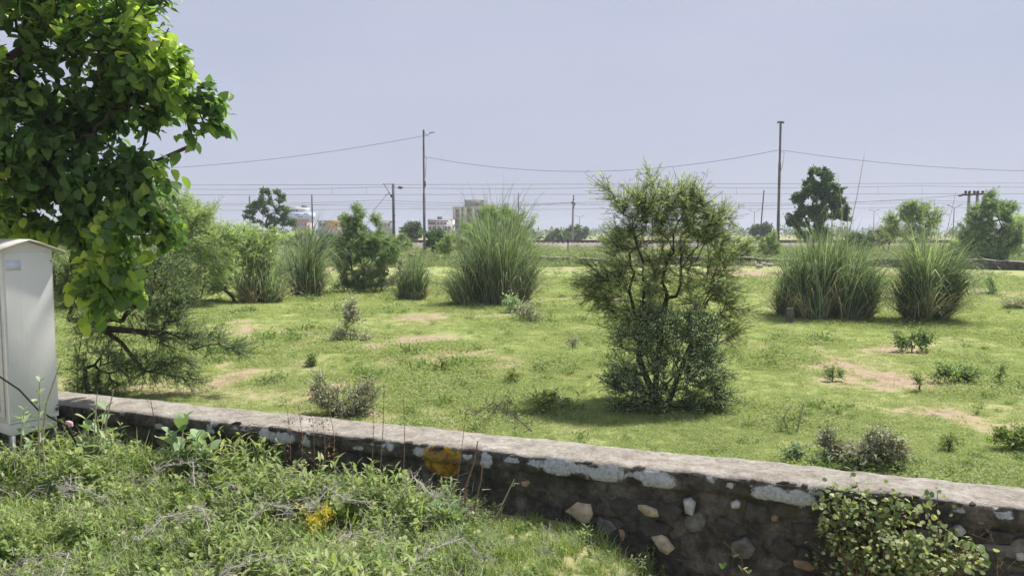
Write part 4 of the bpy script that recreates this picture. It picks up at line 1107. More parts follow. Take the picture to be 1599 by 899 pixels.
# fence posts by the track
for k, (px, y0, y1, Y) in enumerate([(887, 364, 390, 72), (402, 364, 380, 85), (1105, 371, 392, 66), (1001, 372, 388, 78), (700, 376, 394, 70), (531, 372, 390, 72)]):
    a0 = at_y(px, y1, Y); a0[2] = 0; a1 = at_y(px, y0, Y)
    o = thing('fence_post', a0, ['black iron fence post left of the concrete utility pole foot', 'black iron fence post left of the lopped tree', 'black iron fence post right of the central acacia top', 'black iron fence post behind the central acacia', 'black iron fence post right of the dark round bush', 'black iron fence post below the yellow building'][k], 'post', 'iron fence posts')
    MB().obox((a0 + a1) / 2, [.045, 0, 0], [0, .045, 0], (a1 - a0) / 2).build('shaft', M['iron'], o)
# distant twin-arm street lamps
for k, (px, yt, Y) in enumerate([(905, 339, 230), (1178, 331, 200), (1490, 324, 150), (829, 342, 260), (1365, 330, 220)]):
    t_ = at_y(px, yt, Y); bq = np.array([t_[0], Y, 0])
    o = thing('street_lamp', bq, ['distant twin arm street lamp right of the concrete utility pole', 'distant twin arm street lamp left of the leaning post', 'nearest twin arm street lamp by the twin power poles', 'distant street lamp right of the largest reed clump', 'distant street lamp behind the widest reed clump'][k], 'street lamp', 'distant street lamps')
    MB().tube([bq, t_], [.11, .07], 6).build('shaft', M['mast'], o)
    for s in (-1, 1):
        MB().tube([t_ - [0, 0, .05], t_ + [s * .9, 0, .35]], .05, 5).build('arm', M['mast'], o)
        MB().obox(t_ + np.array([s * 1.15, 0, .42]), [.3, 0, s * .06], [0, .12, 0], [0, 0, .07]).build('lamp_head', M['mast'], o)

# ------------------------------------------------------------------ far buildings
class Bld:
    def __init__(s, Y, px, name, label):
        s.Y = Y; p_ = at_y(px, 366, Y); p_[2] = 0; s.o = thing(name, p_, label, 'building', 'far buildings')
    def X(s, px): return float(at_y(px, 366, s.Y)[0])
    def Z(s, py): return float(at_y(800, py, s.Y)[2])
    def part(s, n, m, x0, x1, y0, y1, d0=0.0, d1=10.0, parent=None):
        zb = 0.0 if y1 is None else s.Z(y1)
        return MB().box(s.X(x0), s.X(x1), s.Y + d0, s.Y + d1, zb, s.Z(y0)).build(n, M[m], s.o)
    def win(s, x0, x1, y0, y1, d=-.12, m='glass'):
        w = s.part('window', m, x0, x1, y0, y1, d, d + .3)
        f = MB(); a, b_, c, e = s.X(x0), s.X(x1), s.Z(y1), s.Z(y0); t = .09
        for (p0, p1, q0, q1) in ((a - t, b_ + t, e, e + t), (a - t, b_ + t, c - t, c), (a - t, a, c, e), (b_, b_ + t, c, e)):
            f.box(p0, p1, s.Y + d - .12, s.Y + d + .2, q0, q1)
        fo = f.build('frame', M['conc_dark'], s.o); off = Vector(fo.location); fo.parent = w; w_ = w
        return w

B = Bld(300, 741, 'apartment_block', 'tall unfinished grey beige concrete block behind the largest reed clump')
B.part('wall', 'conc', 707.5, 726, 323.5, None, .4, 12); B.part('wall', 'conc', 726, 776, 322, None, 0, 13)
B.part('stair_tower', 'conc', 725.5, 754.5, 312.8, 321.9, 1, 9); B.part('roof_slab', 'conc_dark', 724.6, 755.5, 312, 312.8, .6, 9.6)
B.part('parapet', 'conc_dark', 706.8, 725.5, 322.8, 323.6, 0, 12.3); B.part('parapet', 'conc', 725.6, 777, 321.2, 322.2, -.4, 13)
for x0, x1 in ((707.5, 711), (717.2, 720.6), (723.5, 728.8), (736.5, 741)):
    B.part('pilaster', 'conc', x0, x1, 324, None, -.9, .6)
for q in range(5):
    y = 326 + q * 8
    B.win(711.8, 716.6, y, y + 6, .25); B.win(721.0, 723.1, y + .5, y + 6, .25); B.win(730, 735.6, y, y + 5.5); B.win(744, 749, y + 2, y + 5.5); B.win(756, 761, y + 2, y + 5.5); B.win(767, 772, y + 2, y + 5.5)
B.win(744, 746.5, 318, 320.5, .85)
B = Bld(270, 688, 'shop_building', 'low white building with dark marked upper floor beside the concrete block')
B.part('wall', 'white', 668, 707.2, 343, None, 0, 9); B.part('parapet', 'grey_wall', 667.5, 707, 342.2, 343, -.3, 9.2); B.part('roof_hut', 'maroon', 682, 688.5, 338, 342.2, 2, 5)
B.part('band', 'maroon', 668.5, 700, 344.2, 346, -.2, 0)
for x in (669.5, 673.5, 677, 683, 688, 694):
    B.win(x, x + 3.0, 347, 350.5)
for x in (670, 676, 684, 694.5, 700):
    B.win(x, x + 3.2, 354, 359.5)
for x in (680.2, 692.2):
    B.part('post', 'glass', x, x + 1, 345, None, -.9, -.6)
B = Bld(320, 462, 'apartment_building', 'tall pink and white building with pale blue signboard behind the lopped tree')
B.part('upper_floor', 'white', 450, 474.5, 324, 331, 1, 10); B.part('wall', 'pink_pale', 455, 481, 343, None, .6, 10); B.part('roof_hut', 'white', 452, 460, 322.4, 324, 3, 7)
B.part('water_tank', 'mast', 468.5, 474.2, 320.2, 324, 3, 6)
B.part('signboard', 'blue_sign', 441, 483.3, 331.2, 342, -.6, 10)
for (x0, x1, y0, y1) in ((446, 458, 333, 334), (462, 469, 333.5, 336), (447, 455, 338, 339), (466, 473, 337.5, 340), (476, 482, 333, 334.6)):
    B.part('sign_mark', 'blue_mark', x0, x1, y0, y1, -.75, -.62)
B.part('band', 'pink', 455.4, 482, 342.6, 344.2, -.2, 1); B.part('band', 'pink', 455.4, 481.5, 346.3, 347.3, -.1, 1); B.part('band', 'pink', 455.4, 481.5, 352.5, 353.6, -.1, 1)
for x in (455, 458.5, 462.5): B.win(x, x + 1.7, 327, 330, .85)
for x in (464.5, 470, 475.5): B.win(x, x + 2.5, 349, 352, .45)
for x in (459, 470, 475.5): B.win(x, x + 2.5, 356, 359.5, .45)
B = Bld(260, 530, 'yellow_building', 'long low yellow building with grey end wall left of the slim acacia')
B.part('wall', 'grey_wall', 497, 511, 345, None, 0, 9); B.part('wall', 'ochre', 511, 560, 344.6, 355, 0.1, 9); B.part('lower_wall', 'pink_pale', 511, 560, 355, None, .1, 9); B.part('roof_slab', 'white', 496.6, 560.5, 343.9, 344.7, -.4, 9.2)
B.part('roof_hut', 'maroon', 524.5, 537.5, 340.2, 343.9, 3, 7)
for x in (499.5, 504.5, 524, 533, 545): B.win(x, x + 2.6, 349, 352.8)
for x in (519, 541): B.part('pilaster', 'ochre', x, x + .8, 345, 355, -.2, .1)
B = Bld(280, 604, 'grey_house', 'small flat grey house left of the cantilever mast')
B.part('wall', 'grey_wall', 592, 612, 345, None, 0, 9); B.part('roof_slab', 'white', 591, 613, 344.2, 345, -.4, 9.3)
for x in (595, 601, 606): B.win(x, x + 2.6, 349, 353)
B = Bld(290, 650, 'green_kiosk', 'tiny bright green hut between the mast and lamp pole')
B.part('wall', 'green_paint', 646, 652, 350.5, None, 0, 4); B.part('roof_slab', 'white', 645.4, 652.6, 349.7, 350.5, -.3, 4.3); B.win(648, 650.5, 354, 358)
for k, (px, yt, w) in enumerate([(1361, 352, 4), (1367, 350, 4), (1373, 347, 5), (1379, 353, 4), (1386, 350, 5), (1393, 346, 6)]):
    B = Bld(1150, px, 'distant_tower', ('first', 'second', 'third', 'fourth', 'fifth', 'sixth')[k] + ' pale tower block from the left on the hazy skyline'); B.o['group'] = 'pale towers on the far skyline'
    B.part('wall', 'haze_tower', px - w / 2, px + w / 2, yt, None, 0, 14); B.part('roof_slab', 'haze_tower', px - w / 4, px + w / 4, yt - 1.2, yt, 3, 9)

# ------------------------------------------------------------------ cabinet and what lies by it
c_l = at_y(14, 663, 6.40); c_r = at_y(92, 648, 6.73)
zb = float((c_l[2] + c_r[2]) / 2); ztop = float(at_y(10, 391, 6.40)[2])
U = c_r - c_l; U[2] = 0; wd = float(np.linalg.norm(U)); U = nrm(U); Nn = np.array([-U[1], U[0], 0.0])   # U along narrow face, Nn into the body (left, away)
dp = 0.72
c0 = np.array([c_l[0], c_l[1], 0.0])
gzv = float(verge_z(c0[0], c0[1]))
cab = thing('equipment_cabinet', c0 + U * wd / 2 + Nn * dp / 2 + np.array([0, 0, gzv]), 'white metal equipment cabinet with a peaked sheet roof at the left edge', 'cabinet')


def cabbox(name, u0, u1, n0, n1, z0, z1, mat, parent=cab):
    c = c0 + U * (u0 + u1) / 2 + Nn * (n0 + n1) / 2; c[2] = (z0 + z1) / 2
    return MB().obox(c, U * (u1 - u0) / 2, Nn * (n1 - n0) / 2, [0, 0, (z1 - z0) / 2]).build(name, M[mat], parent)

def bev(o, w=.006):
    md = o.modifiers.new('bevel', 'BEVEL'); md.width = w; md.segments = 2
    return o

# body with gabled top
g = 0.075
def cp(u, n_, z): return c0 * [1, 1, 0] + U * u + Nn * n_ + np.array([0, 0, z])
v = []
for n_ in (0, dp):
    v += [cp(0, n_, zb), cp(wd, n_, zb), cp(wd, n_, ztop), cp(wd * .5, n_, ztop + g), cp(0, n_, ztop)]
mb = MB().add(v, [(0, 1, 6, 5), (1, 2, 7, 6), (2, 3, 8, 7), (3, 4, 9, 8), (4, 0, 5, 9)]); mb.add(v[:5], [(4, 3, 2, 1, 0)]); mb.add(v[5:], [(0, 1, 2, 3, 4)])
bev(mb.build('body', M['cabinet'], cab), .004)
bev(cabbox('side_panel', .022, wd - .012, -.006, 0.0, zb + .03, ztop - .02, 'cabinet'), .003)
bev(cabbox('base_skirt', .012, wd - .012, .012, dp - .012, zb - .105, zb - .006, 'cabinet'), .004)
# door on the long left face
bev(cabbox('door', -.014, -.002, .05, dp - .05, zb + .05, ztop - .04, 'cabinet'), .004)
d_ = cabbox('door_window', -.018, -.0145, .12, dp - .12, zb + .1, ztop - .6, 'glass')
cabbox('handle', -.04, -.0185, .075, .1, zb + .75, zb + .9, 'mast')
for (u, n_) in ((.03, .03), (wd - .03, .03), (.03, dp - .03), (wd - .03, dp - .03)):
    cabbox('leg', u - .02, u + .02, n_ - .02, n_ + .02, gzv - .1, zb - .108, 'mast')
# roof sheet of two slopes, overhanging, with thickness
ov = .07; t_ = .012; v = []
for n_ in (-ov, dp + ov):
    for dz in (0, t_):
        v += [cp(-ov, n_, ztop - g * ov / (wd * .5) + .006 + dz), cp(wd * .25, n_, ztop + g * .58 + .006 + dz), cp(wd * .5, n_, ztop + g + .006 + dz), cp(wd * .75, n_, ztop + g * .58 + .006 + dz), cp(wd + ov + .02, n_, ztop - g * ov / (wd * .5) - .004 + dz)]
v = np.array(v); f = []
for k in range(4):
    f += [(5 + k, 6 + k, 16 + k, 15 + k), (k + 1, k, 10 + k, 11 + k), (k, k + 1, 6 + k, 5 + k), (11 + k, 10 + k, 15 + k, 16 + k)]
f += [(0, 5, 15, 10), (9, 4, 14, 19)]
MB().add(v, f).build('roof', M['roof_sheet'], cab)
cabbox('sticker', .028, .145, -.0095, -.007, ztop - .17, ztop - .085, 'sticker')
cabbox('hinge', wd - .03, wd - .005, -.02, -.0065, zb + .05, zb + .08, 'mast')
for z in (zb + .06, zb + .1, ztop - .1): cabbox('bolt', wd - .018, wd - .006, -.012, -.0065, z - .006, z + .006, 'mast')
cabbox('cable_gland', wd, wd + .02, .04, .07, zb + .04, zb + .09, 'black')

tag(MB().tube([at_y(-60, 560, 5.9), at_y(0, 588, 6.05), at_y(30, 608, 6.15), at_y(60, 640, 6.2), at_y(85, 655, 6.25), at_y(104, 664, 6.4), at_y(118, 690, 6.5), at_y(130, 720, 6.5)], .008, 6).build('black_cable', M['black'], loc=at_y(104, 664, 6.4)), 'black cable drooping in front of the white cabinet', 'cable')
q = at_y(109, 661, 6.45)
o = thing('rag', q, 'small pale pinkish rag caught on stems beside the cabinet foot', 'rag')
sm = stone_mesh(77); sv = np.concatenate(sm.v)
mb = MB();
for (f_, _, _), _v in zip(sm.f, sm.v): mb.add(_v * [.04, .024, .024] + q, f_ - f_.min())
mb.build('cloth', M['pink_pale'], o)
# marker post in the field
q = gz(1233, 501)
o = thing('marker_post', q, 'short square stone marker post left of the widest reed clump', 'post')
h_ = 22 * q[1] / F
bev(MB().obox(q + [0, 0, h_ * .42], [.065, 0, 0], [.01, .06, 0], [0, 0, h_ * .5]).build('shaft', M['stone_grey'], o), .012)
bev(MB().obox(q + [0, 0, h_ * .96], [.072, 0, 0], [.01, .066, 0], [0, 0, h_ * .05]).build('cap', M['sleeper'], o), .008)

# ------------------------------------------------------------------ small field shrubs
SB = 'small shrubs dotted over the field'
def small(name, label, bx, by, cl, leaf, seed, ntip=40, ntw=500, tlen=.09, nleaf=6, ls=.03, tm=T_SMALL, bark='bark_grey', cat='shrub', group=SB, rb=.012, spread=1.0):
    b_ = gz(bx, by)
    return woody(name, label, cat, b_, px_clumps(cl, b_[1], .8), leaf, bark, ntip, rb, .002, int(ntw * .75), tlen * 1.5, nleaf, ls, tm, seed, seg=.1, bf=.3, group=group, twr=.0018, spread=spread, k=4)

small('grey_shrub', 'wiry grey upright shrub with green foot left of the earth bank', 547, 531, [(550, 492, 14, 18), (543, 510, 10, 14), (535, 522, 14, 8), (565, 525, 16, 7)], 'greydry', 301, 45, 420, .16, 5, .055)
small('grey_shrub', 'silvery thorny bush leaning on the near wall left of centre', 535, 645, [(500, 605, 12, 20), (520, 625, 22, 18), (555, 625, 26, 22), (540, 638, 36, 10), (575, 612, 12, 12)], 'greydry', 302, 80, 1100, .10, 6, .032)
small('grey_shrub', 'dry dark little bush right below the largest reed clump', 830, 507, [(830, 494, 14, 12), (818, 488, 12, 8)], 'greydry', 303, 36, 300, .16, 5, .05)
small('grey_shrub', 'small grey green bush at the foot of the largest reed clump', 805, 489, [(800, 475, 10, 10), (808, 482, 12, 6)], 'greyleaf', 304, 30, 300, .14, 5, .055)
small('grey_shrub', 'knee high grey green bush behind the near wall at right', 1365, 735, [(1375, 700, 26, 24), (1345, 712, 22, 18), (1395, 705, 16, 18), (1360, 722, 40, 12)], 'greydry', 305, 120, 1500, .07, 6, .026)
small('grey_shrub', 'upright grey green sprig left of the knee high bush', 1297, 722, [(1293, 690, 10, 14), (1300, 705, 14, 14), (1310, 716, 14, 8)], 'greydry', 306, 40, 600, .07, 6, .026)
small('grey_shrub', 'low dark tuft of shrub touching the near wall top', 1240, 716, [(1238, 708, 16, 6)], 'greyleaf', 307, 26, 260, .06, 6, .022)
small('green_shrub', 'low dark green shrub in front of the rightmost reed clump', 1424, 542, [(1424, 532, 24, 9), (1440, 530, 14, 8), (1408, 530, 8, 8)], 'feather', 308, 36, 420, .12, 6, .05)
small('green_shrub', 'flat green shrub in the right of the field', 1497, 592, [(1495, 583, 26, 7), (1475, 582, 12, 6), (1510, 588, 10, 5)], 'feather', 309, 36, 420, .1, 6, .04)
small('green_shrub', 'yellow green weed clump at the right edge by the wall', 1582, 697, [(1582, 685, 20, 10), (1570, 680, 8, 10)], 'weed', 310, 36, 300, .08, 6, .035)
small('green_shrub', 'small dark green weed left of the silvery bush', 485, 571, [(485, 560, 6, 10), (483, 568, 11, 4)], 'feather', 311, 24, 240, .06, 5, .03)
small('grey_shrub', 'tiny bare twiggy shrub left of the central acacia', 894, 545, [(893, 535, 8, 9)], 'greydry', 312, 24, 120, .1, 4, .03)
small('grey_shrub', 'small dark upright shrub near the far wall at right', 1545, 460, [(1545, 445, 5, 12), (1546, 455, 8, 5)], 'greyleaf', 313, 26, 260, .16, 5, .07)
small('grey_shrub', 'flat grey mound of shrub at the right edge mid field', 1588, 484, [(1588, 479, 18, 6)], 'greydry', 314, 36, 420, .14, 6, .055)
small('green_shrub', 'slight green sprig right of the low dark shrub', 1436, 605, [(1435, 592, 5, 9)], 'feather', 315, 16, 90, .06, 4, .03)
small('green_shrub', 'little green sprig in the bare patch at right', 1300, 590, [(1298, 582, 8, 7), (1310, 585, 6, 5)], 'feather', 316, 22, 130, .07, 5, .03)
small('green_shrub', 'thin dark sprig right of the flat green shrub', 1561, 592, [(1560, 580, 5, 9)], 'feather', 317, 16, 90, .07, 4, .035)
small('green_shrub', 'small weed in the right field near the knee high bush', 1482, 700, [(1482, 690, 7, 8)], 'weed', 318, 20, 110, .06, 5, .025)
small('green_shrub', 'small green weed just right of the wiry grey shrub', 600, 450, [(600, 442, 8, 5)], 'weed', 319, 20, 110, .1, 5, .05)
for k, (bx, by, w_, h_, lb) in enumerate([(848, 642, 18, 14, 'yellow flowering weed in the shade edge left of the central acacia'), (690, 579, 12, 9, 'small yellow flowering weed in mid field'), (800, 594, 6, 7, 'tiny yellow flowering weed nearest the centre line')]):
    o = small('flowering_weed', lb, bx, by, [(bx, by - h_, w_, h_)], 'weed', 330 + k, 20, 90 if k else 150, .07, 5, .04, T_LANCE, group='yellow flowering weeds')
    rr = np.random.default_rng(400 + k); b_ = gz(bx, by); n = [26, 14, 8][k]; s = b_[1] / F
    p_ = np.stack([b_[0] + rr.normal(0, w_ * .5 * s, n), b_[1] + rr.normal(0, .08, n), b_[2] + (h_ * 1.75 + rr.normal(0, 3, n)) * s], 1)
    fl = MB()
    for q_ in range(5):
        fl.inst(T_SMALL[0], T_SMALL[1], p_, np.stack([np.full(n, math.cos(q_ * 1.257)), np.full(n, math.sin(q_ * 1.257)), np.full(n, .3)], 1), np.tile([0, 0, 1.0], (n, 1)), .022, rr.random(n))
    fl.build('flowers', M['yellow'], o)

# bare thorny branches lying on the wall and verge
def bare(name, label, pts, seed, n=40, r=.008, mat='stalk', sp=.3, group=None, leafy=None, nl=0):
    rr = np.random.default_rng(seed); pts = [np.array(q, float) for q in pts]
    o = thing(name, pts[0], label, 'branch', group)
    mb = MB(); mb.tube(pts, np.linspace(r, r * .4, len(pts)), 5)
    B_ = []; E_ = []
    seg = rr.integers(0, len(pts) - 1, n)
    for q in range(n):
        u = rr.random(); bs = pts[seg[q]] * (1 - u) + pts[seg[q] + 1] * u; dr = nrm(nrm(pts[seg[q] + 1] - pts[seg[q]]) * .6 + rr.normal(size=3) * .8 + [0, 0, .25]); L = sp * rr.uniform(.2, 1)
        m1 = bs + dr * L * .5; e = m1 + nrm(dr + rr.normal(size=3) * .5) * L * .5
        B_ += [bs, m1]; E_ += [m1, e]
        for z in range(3):
            st = bs + (e - bs) * rr.random(); B_.append(st); E_.append(st + nrm(rr.normal(size=3)) * L * .22)
    mb.frusta(np.array(B_), np.array(E_), r * .35, r * .15, 3); mb.build('branch', M[mat], o)
    if nl:
        lf = MB(); k = rr.integers(0, len(E_), nl)
        lf.inst(T_SMALL[0], T_SMALL[1], np.array(E_)[k], rr.normal(size=(nl, 3)), nrm(rr.normal(size=(nl, 3)) + [0, 0, .5]), rr.uniform(.012, .03, nl), rr.random(nl)); lf.build('dry_leaves', M[leafy or 'brown'], o)
    return o

wpx = lambda px, py: at_z(px, py, ZT)
bare('thorn_branch', 'tangle of bare grey thorn twigs lying across the wall top', [wpx(830, 678) + [0, 0, .03], wpx(800, 664) + [0, 0, .1], wpx(770, 655) + [0, .1, .13], wpx(740, 662) + [0, .1, .06]], 501, 46, .007, 'bark_grey', .28)
bare('pale_stalks', 'pale dry stalks standing in the grass right of the central acacia', [gz(1232, 668), gz(1232, 668) + [-.06, 0, .14], gz(1232, 668) + [.0, 0, .25]], 502, 10, .009, 'stalk_pale', .16)
bare('pale_stalks', 'paler forked dry stalk right of its twin in the grass', [gz(1245, 668), gz(1245, 668) + [.03, 0, .16], gz(1245, 668) + [.06, 0, .30]], 503, 10, .010, 'stalk_pale', .16)

# dry stalks standing on the verge against the wall
def vg(px, py, v):
    """point on the verge ground below the pixel, v metres in front of the wall face"""
    q = wall_px(px, py, -v); q[2] = float(verge_z(q[0], q[1])); return q
def stem(name, label, px0, py0, px1, py1, v, seed, r=.006, mat='stalk', n=8, sp=.12, leafy='brown', nl=0, group='dry stalks by the wall', via=None):
    b_ = vg(px0, py0, v); Y_ = b_[1]
    pts = [b_ - [0, 0, .04]] + [at_y(x, y, Y_) for (x, y) in (via or [(px0 * .5 + px1 * .5 + 3, py0 * .5 + py1 * .5)])] + [at_y(px1, py1, Y_)]
    return bare(name, label, pts, seed, n, r, mat, sp, group, leafy, nl)
stem('dry_stalk', 'dark dry stalk leaning over the wall top, tallest of the trio', 590, 745, 600, 598, .12, 511, .0045, 'stalk', 6, .10, 'brown', 10)
stem('dry_stalk', 'thin straight dry stalk just left of centre before the wall', 628, 745, 630, 620, .12, 512, .0045, 'stalk', 5, .10, 'weed', 18)
stem('dry_stalk', 'thin dry stalk left of the dark tall one', 578, 745, 582, 605, .14, 513, .0035, 'stalk', 5, .08, 'brown', 8)
stem('dry_stalk', 'thin stalk rising before the yellow painted disc', 705, 790, 728, 640, .12, 514, .004, 'stalk', 2, .08)
stem('dry_stalk', 'pale peeled stick standing right of the yellow disc', 725, 830, 746, 688, .3, 515, .010, 'stalk', 1, .05, via=[(727, 760), (741, 720)])
stem('dry_stalk', 'second pale stick right of the yellow disc, slightly bent', 740, 850, 754, 721, .35, 516, .009, 'stalk', 2, .06, via=[(741, 790), (751, 750)])
stem('dry_stalk', 'leaning pale stick cluster in front of the dark wall', 760, 840, 803, 748, .3, 517, .009, 'stalk_pale', 4, .12, via=[(778, 800)])
stem('dry_stalk', 'bare dark twig standing in the weeds left of centre', 405, 800, 436, 664, .35, 518, .005, 'bark', 3, .1, via=[(412, 750), (420, 705)])
for k, (x, y1, lb) in enumerate([(446, 622, 'leftmost dead brown weed stalk over the wall'), (465, 628, 'second dead brown weed stalk over the wall'), (483, 618, 'third dead brown weed stalk over the wall'), (500, 632, 'fourth dead brown weed stalk over the wall'), (515, 640, 'rightmost dead brown weed stalk over the wall')]):
    stem('dead_weed', lb, x + 8, 730, x, y1, .1, 530 + k, .003, 'stalk', 20, .16, 'brown', 46, 'dead brown weeds over the wall')
stem('dry_stalk', 'tall pale bent stem in front of the white cabinet', 72, 735, 95, 562, .9, 541, .010, 'stalk_pale', 2, .05, None, via=[(66, 690), (72, 630), (86, 590)])
stem('dry_stalk', 'straight pale cut stem right of the cabinet', 150, 695, 178, 607, .5, 542, .010, 'stalk_pale', 1, .04, None)
stem('dry_stalk', 'thin pale stem left of the straight cut one', 140, 680, 152, 612, .5, 543, .007, 'stalk_pale', 1, .04, None)
stem('dry_stalk', 'dark wiry twig hanging over the wall left of the milkweed', 241, 690, 235, 622, .06, 544, .005, 'bark', 4, .1, 'brown', 6)
stem('dry_stalk', 'reddish stalk leaning out at the lower right corner', 1180, 899, 1130, 845, .3, 545, .004, 'red_stalk', 3, .08)
stem('dry_stalk', 'dry twig fan at the far right of the wall front', 1560, 899, 1550, 840, .15, 546, .004, 'stalk', 6, .2)
# grey thorny deadwood lying among the weeds
for k, (px, py, lb) in enumerate([(120, 762, 'pale grey thorn tangle in the weeds below the cabinet'), (265, 735, 'grey dead thorn spray near the milkweed plants'), (400, 870, 'grey thorn tangle at the bottom left of centre'), (530, 770, 'grey thorn tangle above the yellow wilted sprig'), (60, 880, 'grey thorn tangle in the bottom left corner'),
                                  (560, 850, 'grey dead thorn spray right below the yellow sprig'), (290, 800, 'grey dead thorn tangle in the left weeds'), (440, 790, 'grey dead thorn spray left of the yellow sprig'), (660, 760, 'grey thorn spray below the yellow disc'), (700, 850, 'grey thorn spray at bottom centre')]):
    q = at_z(px, py, .2); rr = np.random.default_rng(560 + k)
    pts = [q + [-.2, rr.normal(0, .1), -.1], q + [-.08, rr.normal(0, .1), .02], q + [.08, rr.normal(0, .1), .0], q + [.2, rr.normal(0, .12), -.1]]
    bare('dead_thorn_branch', lb, pts, 570 + k, 58 if k != 1 else 50, .005, 'thorn', .16, 'dead thorn branches in the weeds')

# broad-leaved plants: every leaf a part
CM = [MB().add(T_OBOV[0], T_OBOV[1], 0, .2 + .2 * k).build('leaf', M['calo'], link=False, smooth=True) for k in range(4)]
VM = [MB().add(T_ROUND[0], T_ROUND[1], 0, .15 + .18 * k).build('leaf', M['vine'], link=False, smooth=True) for k in range(5)]


def broad(label, bx, by, v, stems, ls, seed, nper=5, group='broad leaved milkweed plants', mesh=CM, sm='stalk_pale', name='milkweed_plant', cat='plant', sr=.008):
    rr = np.random.default_rng(seed); b_ = vg(bx, by, v); o = thing(name, b_, label, cat, group); Y_ = b_[1]
    w = MB()
    for (tx, ty) in stems:
        e = at_y(tx, ty, Y_ + rr.normal(0, .05)); mid = (b_ + e) / 2 + rr.normal(0, .02, 3)
        w.tube([b_ - [0, 0, .04], mid, e], [sr, sr * .8, sr * .5], 5)
        for q in range(nper):
            u = 1 - .62 * q / max(nper - 1, 1); ps = b_ + (e - b_) * u
            for sgn in (0, 1):
                az = q * 1.57 + sgn * math.pi + rr.normal(0, .3); el = .9 - .5 * q / nper + rr.normal(0, .15)
                d = np.array([math.cos(az) * math.cos(el), math.sin(az) * math.cos(el), math.sin(el)])
                leaf_obj(mesh[rr.integers(0, len(mesh))], ps, d, np.array([-d[0] * .6, -d[1] * .6, 1.0]), ls * rr.uniform(.65, 1.15) * (.65 if q == 0 else 1), o)
    w.build('stem', M[sm], o, smooth=True)
    return o
broad('milkweed with large pale oval leaves left of centre before the wall', 272, 740, .35, [(268, 680), (288, 655), (312, 690)], .20, 601, 4)
broad('milkweed with broad pale leaves between cabinet and wall', 150, 720, .45, [(135, 655), (165, 640), (150, 690)], .18, 602, 4)
broad('milkweed with upright pale leaves right of its larger neighbour', 312, 735, .35, [(320, 700), (330, 690)], .16, 603, 3)
broad('leafy milkweed shoot standing in front of the cabinet', 58, 735, .95, [(62, 596)], .085, 604, 7)
broad('leafy shoot left before the cabinet foot', 36, 745, .95, [(38, 640)], .10, 605, 5)
broad('milkweed with fat round leaves below the yellow disc', 690, 840, .5, [(675, 800), (698, 795), (715, 808)], .15, 606, 3)
broad('milkweed tuft in the weeds right of the cabinet', 110, 745, .6, [(112, 705), (125, 700)], .11, 607, 3)
broad('small round leaved plant at the foot of the dark wall', 1150, 915, .3, [(1127, 888), (1158, 890), (1145, 870), (1168, 895)], .075, 608, 2, 'round leaved plants', VM, 'red_stalk', 'round_leaved_plant', sr=.004)
broad('light green leafy plant at the lower left of the weeds', 340, 880, 1.2, [(340, 855), (350, 862)], .09, 609, 3)
broad('broad pale leaf rosette at bottom centre left', 600, 885, 1.0, [(610, 845), (590, 850)], .09, 610, 3)
# yellow wilted sprig
b_ = vg(495, 850, .9); o = thing('yellow_sprig', b_, 'bright yellow wilted sprig among the foreground weeds', 'plant'); rr = np.random.default_rng(620)
c_ = at_y(496, 806, b_[1]); w = MB(); l = MB()
for q in range(14):
    e = c_ + rr.normal(0, 1, 3) * [.07, .07, .05]; w.frusta(b_, e, .004, .002, 4)
    n = 22; p_ = e + rr.normal(0, 1, (n, 3)) * [.03, .03, .03]
    l.inst(T_SMALL[0], T_SMALL[1], p_, rr.normal(size=(n, 3)), nrm(rr.normal(size=(n, 3)) + [0, 0, .8]), rr.uniform(.018, .045, n), rr.random(n))
w.build('stem', M['stalk_pale'], o); l.build('leaves', M['yellow'], o)

# creeper over the wall at right
b_ = vg(1400, 930, .25)
vine = thing('wall_creeper', b_, 'leafy creeper with reddish stems climbing over the wall at right', 'creeper')
rr = np.random.default_rng(640); w = MB(); LP = []
for q in range(58):
    x1 = rr.uniform(1268, 1480); top = 665 + .1085 * (x1 - 420)
    y1 = top + (rr.uniform(-14, 40) if q < 30 else rr.uniform(40, 120)); x0 = 1330 + (x1 - 1268) * .75 + rr.normal(0, 12)
    v0 = rr.uniform(.04, .3); a0 = wall_px(x0, 935, -v0); a1 = wall_px(x1, y1, -rr.uniform(.02, .16)); mid = (a0 + a1) / 2 - WN * rr.uniform(.02, .12) + rr.normal(0, .03, 3)
    T_ = np.linspace(0, 1, 9)[:, None]; cv = a0 * (1 - T_) ** 2 + 2 * mid * T_ * (1 - T_) + a1 * T_ ** 2
    w.tube(cv, np.linspace(.006, .002, 9), 4)
    for z in range(34):
        u = 1 - rr.random() ** 1.6 * .8; k_ = min(int(u * 8), 7); ps = cv[k_] + (cv[k_ + 1] - cv[k_]) * (u * 8 - k_) + rr.normal(0, .035, 3)
        LP.append(ps)
for q in range(18):          # shoots spilling to the lower right
    x1 = rr.uniform(1380, 1560); y1 = rr.uniform(835, 895) - max(0, (1470 - x1) * .25); a0 = wall_px(1420 + rr.normal(0, 30), 930, -.35); a1 = wall_px(x1, y1, -rr.uniform(.2, .45)); T_ = np.linspace(0, 1, 6)[:, None]; cv = a0 + (a1 - a0) * T_ + np.array([0, 0, .05]) * (T_ * (1 - T_))
    w.tube(cv, np.linspace(.005, .002, 6), 4)
    for z in range(34):
        u = 1 - rr.random() ** 1.4 * .7; k_ = min(int(u * 5), 4); LP.append(cv[k_] + (cv[k_ + 1] - cv[k_]) * (u * 5 - k_) + rr.normal(0, .03, 3))
w.build('stems', M['red_stalk'], vine)
